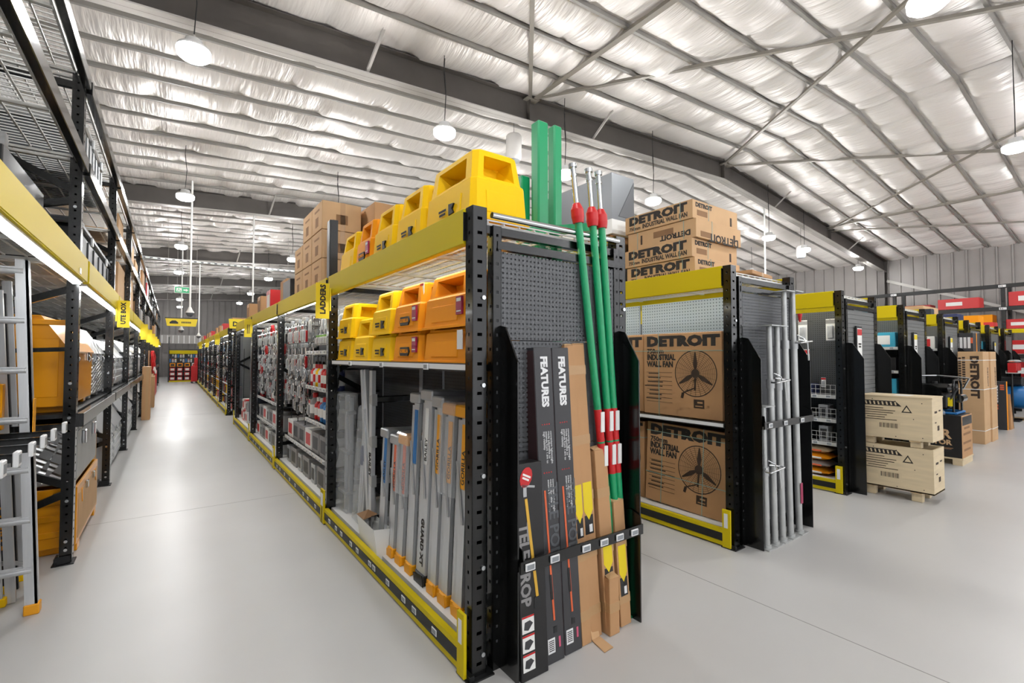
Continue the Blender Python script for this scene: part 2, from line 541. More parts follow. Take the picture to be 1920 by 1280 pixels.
RAF = [-1.7, 6.5, 14.7, 22.9, 31.1, 39.3]
for i, y in enumerate(RAF):
    o = empty('roof_beam', (0, y, 0)); o['kind'] = 'structure'
    o['label'] = ('dark steel portal rafter crossing above the camera', 'nearest visible steel rafter spanning the whole roof', 'second steel rafter across the roof', 'third steel rafter across the roof', 'fourth steel rafter far down the roof', 'farthest steel rafter before the end wall')[i]
    o['category'] = 'beam'
    for xa, xb_ in ((XL, XRIDGE), (XRIDGE, XR)):
        za, zc = zb(xa), zb(xb_)
        web = MB(); web.add([(xa, -.006, za), (xb_, -.006, zc), (xb_, .006, zc), (xa, .006, za), (xa, -.006, za + RD), (xb_, -.006, zc + RD), (xb_, .006, zc + RD), (xa, .006, za + RD)],
             [(0, 3, 2, 1), (4, 5, 6, 7), (0, 1, 5, 4), (1, 2, 6, 5), (2, 3, 7, 6), (3, 0, 4, 7)], 'steel_dark')
        bld('web', web, o)
        for nm, dz, m in (('bottom_flange', 0, 'steel_light'), ('top_flange', RD - .018, 'steel_dark')):
            f = MB(); f.add([(xa, -.1, za + dz), (xb_, -.1, zc + dz), (xb_, .1, zc + dz), (xa, .1, za + dz), (xa, -.1, za + dz + .018), (xb_, -.1, zc + dz + .018), (xb_, .1, zc + dz + .018), (xa, .1, za + dz + .018)],
             [(0, 3, 2, 1), (4, 5, 6, 7), (0, 1, 5, 4), (1, 2, 6, 5), (2, 3, 7, 6), (3, 0, 4, 7)], m)
            bld(nm, f, o)
    for x in (2.15, 6.6, 13.9, 19.2):
        b = MB().bar((x, -.02, zb(x) + .03), (x + .08, -.52, zb(x) + RD + .02), .045, .005, 'steel_light')
        b.bar((x - .02, -.02, zb(x) + .03), (x + .06, -.52, zb(x) + RD + .02), .005, .04, 'steel_light')
        bld('fly_brace', b, o)
    for x in (5.0, XRIDGE, 17.6):
        bld('stiffener', MB().box((x - .006, -.1, zb(x) + .018), (x + .006, .1, zb(x) + RD - .02), 'steel_dark'), o)
# bracing in the roof plane between the first two rafters
def zr(x): return zb(x) + RD - .06
for k, (x0, x1, lab, sec) in enumerate([
        (5.05, 11.25, 'long diagonal roof brace rising towards the ridge', .06), (XRIDGE, 5.1, 'diagonal roof brace crossing the long one near the ridge', .06),
        (5.0, -1.1, 'diagonal roof brace at the left above the bins', .06), (5.08, 5.08, 'level roof strut square to the rafter', .09),
        (11.4, 17.5, 'long diagonal roof brace on the far slope', .06), (17.6, 11.35, 'thin diagonal roof brace crossing the far slope', .045),
        (17.5, 17.5, 'brown level strut on the far roof slope', .09), (17.9, 22.7, 'last diagonal roof brace beside the low eave', .05)]):
    o = empty('roof_brace', (x0, 6.4, 0)); o['kind'] = 'structure'; o['label'] = lab; o['category'] = 'brace'
    n = 8
    def dzr(x, ox=x0): return zr(x)
    pts = [Vector(((x1 - x0) * i / n, -8.0 * i / n, dzr(x0 + (x1 - x0) * i / n))) for i in range(n + 1)]
    # straight member between its two ends
    a, b = pts[0], pts[-1]
    if abs(x0 - x1) > .5: a = a - Vector((0, 0, .02 * (k % 2)))
    mb = MB().bar(a, b, sec, .008, 'brace').bar(a + Vector((0, 0, sec / 2)), b + Vector((0, 0, sec / 2)), .008, sec, 'brace')
    bld('angle_bar', mb, o)
    bld('cleat', MB().box((-.09, -.05, a.z - .01), (.09, .09, a.z + .005), 'brace'), o)
# bright diagonal strut and roller door on the right wall
o = empty('wall_brace', (XR - .1, 6.4, 0)); o['kind'] = 'structure'; o['label'] = 'pale diagonal brace across the grey ribbed wall'; o['category'] = 'brace'
bld('angle_bar', MB().bar((0, 0, 4.45), (0, -6.5, 1.8), .02, .1, 'steel_light'), o)
for y in (-1.7, 6.5, 14.7, 22.9, 31.1):
    c = MB().box((XR - .35, y - .1, 0), (XR - .335, y + .1, zb(XR - .2)), 'steel_dark').box((XR - .07, y - .1, 0), (XR - .055, y + .1, zb(XR)), 'steel_dark').box((XR - .34, y - .006, 0), (XR - .06, y + .006, zb(XR - .2)), 'steel_dark')
    o = struct('trim_%d' % (int(y / 8.2) + 2), c); o['label'] = 'dark steel wall column'; o['category'] = 'column'; o['group'] = 'wall columns'
d = empty('door_1', (XR - .12, 9.0, 0)); d['kind'] = 'structure'; d['label'] = 'brown roller shutter rolled down in the right wall'; d['category'] = 'door'
for k in range(34):
    bld('slat', MB().box((0, 0, k * .1), (.03, 4.6, k * .1 + .09), 'curtain'), d)
bld('shutter_drum', MB().cyl((-.15, 0, 3.6), (-.15, 4.6, 3.6), .2, 14, 'steel_dark'), d)
for q in (-.1, 4.62): bld('guide_rail', MB().box((-.05, q, 0), (.08, q + .08, 3.6), 'steel_light'), d)

# ------------------------------------------------------------------ high bay lamps
def lamp_proto():
    o = empty('high_bay_lamp', (0, 0, 0))
    h = MB().lathe([(.05, .16), (.08, .15), (.09, .085), (.15, .07), (.16, .045), (.158, .04)], 20, 'white_gloss')
    bld('housing', h, o)
    bld('lens', MB().lathe([(.158, .04), (.155, -.02), (.12, -.05), (.05, -.062)], 20, 'lens'), o)
    bld('hook', MB().cyl((0, 0, .16), (0, 0, .21), .012, 8, 'steel_light'), o)
    return o
LP = lamp_proto()
spots = [(0.13, 6.0), (0.16, 11.6), (0.16, 17.0), (0.16, 22.3), (0.25, 27.8), (0.3, 33.0), (0.35, 38.0),
         (3.15, 6.05), (3.17, 11.57), (3.22, 17.1), (3.23, 22.0), (3.26, 27.8), (3.3, 33.2),
         (5.63, 6.2), (8.1, 6.2), (13.2, 6.3), (15.6, 6.4), (20.5, 6.6), (18.1, 9.3),
         (5.55, 1.2), (10.56, 1.3), (15.6, 1.3), (0.6, 0.9), (20.5, 1.4),
         (8.2, 11.6), (13.2, 11.7), (5.6, 17), (10.6, 17), (15.6, 17), (8.2, 22.3), (13.2, 22.3), (18.2, 12.5), (18.2, 20),
         (3.2, -3.9), (8.2, -3.9), (13.2, -3.9), (0.2, -3.9)]
ldat = bpy.data.lights.new('lamp_light', 'POINT')
ldat.shadow_soft_size = 0.1; ldat.energy = LAMP_W; ldat.color = (1.0, 0.992, 0.985)
words_y = {1: 'over the near cross aisle'}
for i, (x, y) in enumerate(spots):
    o = LP if i == 0 else dup(LP)
    o.location = (x, y, 4.72)
    lit = bpy.data.objects.new('lamp_light', ldat); COL.objects.link(lit); lit.location = (x, y, 4.58)
    up = zb(x) + RD + .06 - 4.72
    cable = bld('cable', MB().tube([(0, 0, .2), (.02, 0, .2 + (up - .2) * .4), (-.015, 0, .2 + (up - .2) * .75), (0, 0, up)], .006, 5, 'black_matt'), o)
    lab = {0: 'big glowing high bay lamp at the upper left above the tall rack', 7: 'glowing high bay lamp above the yellow bins', 1: 'high bay lamp beside the second rafter over the left aisle', 8: 'high bay lamp just above the stacked brown cartons',
           13: 'high bay lamp behind the tall green posts', 14: 'high bay lamp above the stack of fan cartons', 20: 'high bay lamp at the right edge on a long cable', 19: 'high bay lamp cut by the top edge of the picture',
           15: 'high bay lamp right of the fan carton stack', 16: 'high bay lamp beside the far right pendant speaker', 17: 'high bay lamp nearest the low eave', 18: 'high bay lamp in front of the roller shutter'}.get(i)
    if not lab:
        lane = 'left aisle' if x < 1 else 'first shelving run' if x < 4 else 'second aisle' if x < 7 else 'third aisle' if x < 9 else 'roof ridge' if x < 12 else 'fifth aisle' if x < 14 else 'right hand runs'
        seq = sorted(q[1] for q in spots if abs(q[0] - x) < 1.2)
        lab = 'high bay lamp over the %s, %s from the front' % (lane, ('first', 'second', 'third', 'fourth', 'fifth', 'sixth', 'seventh', 'eighth', 'ninth', 'tenth')[seq.index(y)])
    tag(o, lab, 'lamp', 'high bay lamps')
# ------------------------------------------------------------------ shelving
BAY = 2.53
H = 2.22
def post_mesh(h, sx=.08, sy=.066, pitch=.07, m='black'):
    """square perforated upright: slots on all four faces"""
    mb = MB(); t = .004; q = min(sx, sy) * .5 - .0065
    for ax, (wa, wb) in (('x', (sx, sy)), ('y', (sy, sx))):
        for sg in (-1, 1):
            for s2 in (-1, 1):
                a0 = s2 * wa / 2; a1 = s2 * (wa / 2 - q)
                d0 = sg * wb / 2; d1 = sg * (wb / 2 - t)
                lo = (min(a0, a1), min(d0, d1)); hi = (max(a0, a1), max(d0, d1))
                if ax == 'x': mb.box((lo[0], lo[1], 0), (hi[0], hi[1], h), m)
                else: mb.box((lo[1], lo[0], 0), (hi[1], hi[0], h), m)
            n = int(h / pitch)
            e = wa / 2 - q
            d0 = sg * wb / 2; d1 = sg * (wb / 2 - t)
            for k in range(n + 1):
                z0 = k * pitch; z1 = min(h, z0 + pitch * .78)
                if z1 <= z0: continue
                if ax == 'x': mb.box((-e, min(d0, d1), z0), (e, max(d0, d1), z1), m)
                else: mb.box((min(d0, d1), -e, z0), (max(d0, d1), e, z1), m)
    return mb.mesh('post')
POST = post_mesh(H)
POSTL = post_mesh(2.14, .05, .05)
FOOTP = MB().box((-.07, -.06, 0), (.07, .06, .008), 'black_matt').box((-.06, -.05, .008), (-.035, .05, .03), 'black_matt').mesh('foot_plate')
BOLT = MB().cyl((0, 0, 0), (0, -.008, 0), .011, 8, 'chrome').mesh('bolt')
BEAM = MB().cbox((-.02, .04, 2.045), (.02, BAY - .04, H), .004, 'yellow').box((-.021, .034, 2.06), (.021, .04, 2.2), 'black').box((-.021, BAY - .04, 2.06), (.021, BAY - .034, 2.2), 'black').mesh('header_beam')
BASE = MB().box((-.03, .045, .012), (.0, BAY - .045, .135), 'yellow').box((-.036, .05, .048), (-.03, BAY - .05, .108), 'black_matt').box((-.034, .05, .11), (-.0, BAY - .05, .14), 'yellow').mesh('base_rail')
BASEC = MB().box((-.045, -.02, .01), (-.03, .045, .3), 'yellow').box((-.047, .0, .16), (-.045, .03, .27), 'tag_white').mesh('corner_guard')
TAGB = MB().cbox((-.0, -.028, -.017), (.008, .028, .017), .002, 'tag_white').box((-.001, -.021, -.011), (0, .021, .011), 'tag_screen').mesh('price_tag')   # faces -x
TAGY = MB().cbox((-.028, 0, -.017), (.028, .008, .017), .002, 'tag_white').box((-.021, -.001, -.011), (.021, 0, .011), 'tag_screen').mesh('price_tag')   # faces -y
def deck_mesh(w, l, px=.05, py=.10, m='wire', r=.005):
    mb = MB()
    n = int(w / py)
    for i in range(n + 1):
        x = w * i / n; mb.box((x - r, 0, -r), (x + r, l, r), m)
    n = int(l / px)
    for i in range(n + 1):
        y = l * i / n; mb.box((0, y - r * .7, r), (w, y + r * .7, r * 2.4), m)
    for x in (0, w): mb.box((x - r * 1.6, 0, -.02), (x + r * 1.6, l, .0), m)
    for i in range(4): mb.box((0, l * i / 3 - .015, -.03), (w, l * i / 3 + .015, -.012), m)
    return mb.mesh('wire_deck')
GW = 1.0                                     # across, post centre to post centre
DECK = deck_mesh(GW, BAY - .1)
CROSS = MB().box((.04, -.02, 0), (GW - .04, .02, .04), 'black').mesh('cross_tie')
DIAG = MB().bar((.02, 0, 1.35), (GW / 2, 0, 1.62), .03, .045, 'black').bar((.02, 0, 1.33), (GW / 2, 0, 1.06), .03, .045, 'black').mesh('diagonal_brace')
BACK = MB().box((-.01, .03, .14), (.01, BAY / 2 - .004, 2.04), 'peg_dark_y').mesh('pegboard_panel')
BACK_LIT = MB().box((-.01, .03, .14), (.01, BAY / 2 - .004, 2.04), 'peg_led_lit').mesh('pegboard_panel')
FLOORSH = MB().box((.0, .04, .1), (GW, BAY - .04, .135), 'white').mesh('base_shelf')
SHELF = MB().box((.0, .04, -.03), (GW / 2 - .03, BAY - .04, 0), 'black').box((-.012, .04, -.035), (0, BAY - .04, .008), 'black_matt').box((-.016, .06, -.026), (-.012, BAY - .06, .002), 'tag_white').mesh('shelf')
def end_panel_mesh(zlo, zhi, d0, d1):
    return MB().prism([(0, 0), (-d1, 0), (-d1, zlo), (-d0 - .06, zhi - .02), (-d0 + .04, zhi), (0, zhi)], -.004, .004, 0, 'black').mesh('end_panel')
ENDP = end_panel_mesh(1.47, 1.66, 0.02, .18)
EPEG = [MB().box((0, 0, z0), (.88, .016, z1 - .004), 'peg_dark').mesh('pegboard_panel') for z0, z1 in ((1.58, 2.02), (1.02, 1.58), (.12, 1.02))]
ESLAT = MB()
for k in range(38): ESLAT.box((0, 0, .12 + k * .05), (.88, .016, .12 + k * .05 + .046), 'slat_grey')
ESLAT.box((0, .010, .12), (.88, .02, 2.02), 'slat_grey')
ESLAT = ESLAT.mesh('slat_panel')
ETOP = MB().box((0, -.01, 2.025), (.88, .03, 2.065), 'black').mesh('top_rail')
LEDS = MB().box((-.02, .12, 0), (.02, BAY - .12, .012), 'led').mesh('led_strip')
LEDC = MB().box((-.03, .1, .012), (.03, BAY - .1, .03), 'white').mesh('led_channel')
def gondola(x0, y0, n, label, ends=True, slat=False, back=BACK, leds=(), right=True, far_end=False, diag=True, floor_z=True):
    g = empty('gondola_shelving', (x0, y0, 0), 0, label, 'shelving', 'runs of yellow and black shelving')
    for k in range(n + 1):
        for sx in (0, GW):
            p = put('post', POST, g, (sx, k * BAY, 0))
            put('foot_plate', FOOTP, p)
            if k == 0:
                for z in (.1, .5, .93, 1.36, 1.78): put('bolt', BOLT, p, (.02, -.033, z))
        put('cross_tie', CROSS, g, (0, k * BAY, 2.1)); put('cross_tie', CROSS, g, (0, k * BAY, .3))
        if diag and k: put('diagonal_brace', DIAG, g, (0, k * BAY, 0))
    for k in range(n):
        y = k * BAY
        put('header_beam', BEAM, g, (-.03, y, 0))
        if right: put('header_beam', BEAM, g, (GW + .03, y, 0))
        put('base_rail', BASE, g, (-.03, y, 0))
        if right: put('base_rail', BASE, g, (GW + .03, y + BAY, 0), (0, 0, R(180)))
        put('corner_guard', BASEC, g, (-.03, y, 0)); put('corner_guard', BASEC, g, (-.03, y + BAY - .04, 0))
        put('wire_deck', DECK, g, (0, y + .05, 2.18))
        put('base_shelf', FLOORSH, g, (0, y, 0))
        for q in (0, 1): put('pegboard_panel', back, g, (GW / 2, y + q * BAY / 2, 0))
        if k in leds:
            c = put('led_channel', LEDC, g, (.06, y, 2.12 if y0 < 3 and k == 0 else 2.075)); put('led_strip', LEDS, c, (0, 0, 0))
    if ends:
        for x in (.1, GW - .04): put('end_post', POSTL, g, (x, -.01, 0))
        for x in (.12, GW - .02): put('end_panel', ENDP, g, (x, 0, 0))
        if slat: put('slat_panel', ESLAT, g, (.1, -.03, 0))
        else:
            for me in EPEG: put('pegboard_panel', me, g, (.1, -.03, 0))
        put('top_rail', ETOP, g, (.1, -.03, 0))
        put('kick_plate', MB().box((.1, -.03, 0), (.98, -.015, .12), 'black').mesh('kick_plate'), g)
    if far_end:
        for x in (.12, GW - .02): put('end_panel', ENDP, g, (x, n * BAY, 0), (0, 0, R(180)))
        put('slat_panel', ESLAT, g, (.1, n * BAY + .02, 0))
    return g
def tags_x(g, x, z, ys):
    for y in ys: put('price_tag', TAGB, g, (x, y, z))
def tags_y(g, y, z, xs):
    for x in xs: put('price_tag', TAGY, g, (x, y, z))
G = []
G.append(gondola(1.19, 1.95, 4, 'nearest shelving run with yellow bins above and silver ladders below', far_end=True, leds=(0, 1, 2, 3)))  # first bay's strip is added to brighten the stools, unseen behind the header
G.append(gondola(3.60, 2.03, 4, 'second shelving run holding the brown fan cartons', back=BACK_LIT, leds=(0, 1)))
G.append(gondola(5.98, 2.11, 3, 'third shelving run behind the two plywood crates', slat=True, leds=(0, 1)))
G.append(gondola(8.36, 2.19, 3, 'fourth shelving run behind the engine on its carton', slat=True, leds=(0,)))
G.append(gondola(10.70, 2.27, 2, 'fifth shelving run left of the tall strapped carton', slat=True, leds=(0,)))
G.append(gondola(13.00, 2.36, 2, 'sixth shelving run behind the tall strapped carton', slat=True))
G.append(gondola(15.40, 2.44, 2, 'seventh shelving run near the right edge', slat=True))
G.append(gondola(17.70, 2.52, 2, 'last shelving run before the wall rack', slat=True))
G.append(gondola(1.19, 13.95, 7, 'far shelving run along the left aisle', leds=(0, 1, 2, 3, 4, 5, 6)))
G.append(gondola(3.60, 13.95, 4, 'far shelving run in the second aisle'))
g1, g2, g3 = G[0], G[1], G[2]
# front rails across the ends of the first two runs, shelf boards, price tags
RAIL = MB().box((.12, -.2, .50), (.98, -.19, .555), 'black').mesh('retaining_rail')
EAR = MB().prism([(-.20, .52), (-.19, .6), (-.12, .62), (-.04, .60), (-.04, .52)], -.003, .003, 0, 'black').mesh('rail_bracket')
for g, z in ((g1, 0.0), (g2, .43)):
    r = put('retaining_rail', RAIL, g, (0, 0, z))
    for x in (.14, .97): put('rail_bracket', EAR, r, (x, 0, 0))
    tags_y(g, -.21, .527 + z, (.17, .32, .53, .66, .78, .90) if g is g1 else (.2, .45, .75))
put('shelf', SHELF, g1, (.0, 0, 1.455))
put('shelf', SHELF, g2, (.0, 0, .955)); put('shelf', SHELF, g2, (0, BAY, .955))
for g in (g1,):
    tags_x(g, -.068, .078, [.3, .55, .7, .95, 1.2, 1.28, 1.55, 1.7, 1.95, 2.1, 2.3, 2.8, 3.1, 3.3, 3.7, 4.0, 4.3, 4.6, 4.8, 5.3, 5.6, 6.0, 6.3, 6.7, 7.0, 7.4])
tags_x(g1, -.03, 1.44, (.5, 1.2, 1.9)); tags_x(g2, -.03, .94, (.9, 1.6)); tags_x(g2, -.068, .078, (1.02, 1.6))
# aisle blades (yellow flags that stand out from the header)
def blade(g, y, txt):
    b = put('aisle_sign', MB().box((-.175, -.004, 1.83), (-.06, .004, 2.145), 'yellow_sign').box((-.06, -.02, 1.9), (-.05, .02, 2.1), 'yellow_sign').mesh('aisle_sign'), g, (0, y, 0))
    if txt: text(txt, b, (-.095, -.005, 1.87), '-yu', size=.062, bold=.003, m='black_matt')
    return b
blade(g1, BAY - .12, 'LADDERS')
b = blade(g1, 3 * BAY - .12, '')
for q in (-.125, -.10): plate('printed_words', b, (q, -.004, 1.97), .012, .16, 'black_matt', '-y', .001)
gf = G[8]
for k in range(1, 7, 2): blade(gf, k * BAY - .1, '')

# ------------------------------------------------------------------ tall rack on the left
rk = empty('pallet_rack', (-.6, 2.2, 0), 0, 'tall black rack with a yellow header along the left wall', 'rack')
RPOST = post_mesh(3.62, .07, .085, .06)
RN = 12
RDp = 1.15
RBEAM = MB().cbox((-.02, .04, -.1), (.025, BAY - .04, 0), .004, 'black').mesh('rack_beam')
RHEAD = MB().cbox((-.02, .04, 2.045), (.02, BAY - .04, H), .004, 'yellow').mesh('header_beam')
RDECK = deck_mesh(RDp - .04, BAY - .1, .055, .11)
RSHELF = MB().box((0, .05, -.03), (RDp, BAY - .05, 0), 'black_matt').mesh('shelf')
RDIAG = MB().bar((-RDp, 0, 1.5), (0, 0, 2.0), .035, .05, 'black').bar((-RDp, 0, 1.5), (0, 0, 1.55), .03, .03, 'black').bar((0, 0, .55), (-RDp, 0, 1.15), .035, .05, 'black').bar((0, 0, .5), (-RDp, 0, .05), .035, .05, 'black').bar((0, 0, 2.72), (-RDp, 0, 3.3), .035, .05, 'black').bar((0, 0, 2.66), (-RDp, 0, 2.3), .035, .05, 'black').bar((0, 0, 3.52), (-RDp, 0, 3.52), .035, .05, 'black').mesh('frame_brace')
RFOOT = MB().box((-.07, -.08, 0), (.05, .06, .008), 'black_matt').box((-.06, -.06, .008), (-.05, .05, .05), 'black_matt').box((-.05, -.06, .008), (.03, -.052, .06), 'black_matt').mesh('foot_plate')
for k in range(RN + 1):
    for x in (0, -RDp):
        p = put('upright', RPOST, rk, (x, k * BAY, 0)); put('foot_plate', RFOOT, p)
        if x == 0 and k < 4:
            for z in (.1, .16, .45, 1.05, 1.3, 2.6): put('bolt', BOLT, p, (.0, -.043, z))
    put('frame_brace', RDIAG, rk, (0, k * BAY, 0))
    if k == RN: break
    y = k * BAY
    put('header_beam', RHEAD, rk, (.06, y, 0))
    for z in (3.6, 2.97):
        put('rack_beam', RBEAM, rk, (.045, y, z)); put('rack_beam', RBEAM, rk, (-RDp - .045, y, z))
    put('wire_deck', RDECK, rk, (-RDp + .02, y + .05, 3.62)); put('wire_deck', RDECK, rk, (-RDp + .02, y + .05, 2.99)); put('wire_deck', RDECK, rk, (-RDp + .02, y + .05, 2.2))
    put('rack_beam', RBEAM, rk, (-RDp - .045, y, 2.19))
    if k: put('shelf', RSHELF, rk, (-RDp, y, 1.07)); put('rack_beam', RBEAM, rk, (.045, y, 1.07))
    c = put('led_channel', LEDC, rk, (.03, y, 2.02)); put('led_strip', LEDS, c)
for k, t in ((1, 'UTE BOX'), (3, ''), (4, ''), (5, ''), (6, ''), (7, '')):
    b = put('aisle_sign', MB().box((.075, -.004, 1.83), (.19, .004, 2.145), 'yellow_sign').box((.06, -.02, 1.9), (.075, .02, 2.1), 'yellow_sign').mesh('aisle_sign'), rk, (0, (k + 1) * BAY - .15, 0))
    if t: text(t, b, (.15, -.005, 1.87), '-yu', size=.06, bold=.003, m='black_matt')
put('rating_label', MB().box((.08, 2.1, 2.06), (.084, 2.16, 2.1), 'tag_white').mesh('rating_label'), rk)
# ------------------------------------------------------------------ moulded plastic step stools
def stool_mesh(L, D, Ht, t1, m):
    """two-tier hollow moulding: wide base tier, narrower upper tier with a deep pocket in each side"""
    mb = MB()
    def ring(z, ins, c):
        x0, y0, x1, y1 = ins, ins, D - ins, L - ins
        return [Vector(p + (z,)) for p in ((x0, y0 + c), (x0 + c, y0), (x1 - c, y0), (x1, y0 + c), (x1, y1 - c), (x1 - c, y1), (x0 + c, y1), (x0, y1 - c))]
    rings = [ring(0, -.008, .02), ring(.014, -.008, .02), ring(.016, 0, .03), ring(t1, .014, .024), ring(t1 + .012, .026, .024), ring(Ht - .012, .045, .026), ring(Ht, .056, .028)]
    for k in range(len(rings) - 1):
        a, b = rings[k], rings[k + 1]
        for i in range(8):
            j = (i + 1) % 8
            q = [a[i], a[j], b[j], b[i]]
            main = i % 2 == 1
            if main and k in (2, 4):
                if k == 2: u0, u1, v0, v1, dep, sh = .18, .82, .12, .72, -.004, .02
                else: u0, u1, v0, v1, dep, sh = .13, .87, .06, .84, .16, .22
                P = lambda u, v, q=q: q[0].lerp(q[1], u).lerp(q[3].lerp(q[2], u), v)
                n = (q[1] - q[0]).cross(q[3] - q[0]).normalized()
                c0 = (q[0] + q[2]) / 2
                if n.dot(Vector((D / 2, L / 2, c0.z)) - c0) < 0: n = -n
                o = [P(u0, v0), P(u1, v0), P(u1, v1), P(u0, v1)]
                s2 = sh
                du, dv = (u1 - u0), (v1 - v0)
                inn = [P(u0 + du * s2 * 1.4, v0 + dv * .05), P(u1 - du * s2 * 1.4, v0 + dv * .05), P(u1 - du * s2 * .4, v1 - dv * .02), P(u0 + du * s2 * .4, v1 - dv * .02)]
                if k == 4: dep = min(dep, D * .3, L * .3)
                inn = [p + n * dep for p in inn]
                for e in range(4):
                    f = (e + 1) % 4
                    mb.add([q[e], q[f], o[f], o[e]], [(0, 1, 2, 3)], m)
                    mb.add([o[e], o[f], inn[f], inn[e]], [(0, 1, 2, 3)], m)
                mb.add(inn, [(0, 1, 2, 3)], m)
            else:
                mb.add(q, [(0, 1, 2, 3)], m)
    mb.add(rings[-1], [list(range(8))], m)
    me = bpy.data.meshes.new('shell')
    me.from_pydata(mb.v, [], mb.f); me.materials.append(M[m])
    bm = bmesh.new(); bm.from_mesh(me)
    bmesh.ops.remove_doubles(bm, verts=bm.verts, dist=1e-5)
    bmesh.ops.recalc_face_normals(bm, faces=bm.faces)
    bm.to_mesh(me); bm.free()
    return me
def stool(y0, L, z, col, label, D=.36, Ht=.31, x=1.215, brand=None, warn=None, ped=False, tally=False, t1=None):
    t1 = t1 or Ht * .55
    o = empty('step_stool', (x, y0, z), 0, label, 'step stool', 'moulded step stools on the first run')
    put('shell', stool_mesh(L, D, Ht, t1, col), o)
    sx = -.005
    if brand == 'gorilla':
        b = put('brand_badge', MB().prism([(y, zz) for y, zz in ((-.075, 0), (-.06, -.028), (.06, -.028), (.075, 0), (.06, .028), (-.06, .028))], -.004, .006, 0, 'black_matt').mesh('brand_badge'), o, (sx, L * .5, t1 * .42))
        text('GORILLA', b, (-.005, .066, -.008), '-x', size=.032, bold=.0012, m='bin_orange')
    elif brand == 'safety':
        b = put('brand_badge', MB().prism([(-.055, -.025), (.0, -.03), (.0, .03), (-.055, .025), (-.035, 0)], -.004, .006, 0, 'black_matt').mesh('brand_badge'), o, (sx, L * .42, t1 * .42))
        words(b, (-.001, .075, 0), .085, .04, '-x', 'ink', 2)
    if warn:
        b = plate('warning_sticker', o, (.004, L * .17, t1 * .66), .06, .095, warn, '-x', .012)
        for q, hh_ in ((.03, .018), (-.03, .006)): plate('white_band', b, (0, q, .012), .045, hh_, 'white', 'up', .001)
    if ped:
        b = plate('warning_sticker', o, (.05, L * .16, t1 + (Ht - t1) * .55), .05, .11, 'white', '-x', .006)
        plate('red_band', b, (0, -.038, .006), .05, .03, 'red', 'up', .001); plate('red_band', b, (0, .045, .006), .05, .014, 'red', 'up', .001)
    if tally: plate('barcode_label', o, (sx - .006, .07, t1 * .75), .055, .10, 'tag_white', '-x', .004)
    return o
Y_, O_ = 'bin_yellow', 'bin_orange'
stool(2.035, .56, 2.205, Y_, 'largest yellow step stool on top, nearest the front post', D=.37, Ht=.385, brand='safety')
stool(2.63, .43, 2.205, Y_, 'yellow step stool on top, second from the front post', Ht=.37, brand='safety')
stool(3.09, .42, 2.205, Y_, 'yellow step stool on top, third from the front post', Ht=.37, brand='safety')
stool(3.54, .38, 2.205, O_, 'only orange step stool in the upper row', Ht=.37, brand='gorilla', warn='magenta')
stool(3.95, .42, 2.205, Y_, 'yellow step stool on top, beside the brown cartons', Ht=.36)
zS = 1.457
stool(2.06, .55, zS, O_, 'orange step stool at the bottom of the stack by the front post', tally=True)
stool(2.06, .55, zS + .195, O_, 'orange step stool on top of the stack by the front post', warn='magenta')
stool(2.64, .45, zS, O_, 'orange step stool with black badge, bottom of its stack', brand='gorilla', warn='magenta')
stool(2.64, .45, zS + .195, O_, 'orange step stool with red and white warning sticker, top of its stack', brand='gorilla', ped=True, warn='magenta')
stool(3.11, .42, zS, Y_, 'yellow step stool at the bottom beside the orange ones', brand='safety')
stool(3.11, .42, zS + .195, Y_, 'yellow step stool on top beside the orange ones', brand='safety')
stool(3.55, .42, zS, Y_, 'small yellow step stool with nothing stacked on it', brand='safety', Ht=.34)
stool(3.99, .42, zS, Y_, 'yellow step stool at the bottom next to the ladders sign', brand='safety')
stool(3.99, .42, zS + .195, Y_, 'yellow step stool on top next to the ladders sign', brand='safety', Ht=.30)

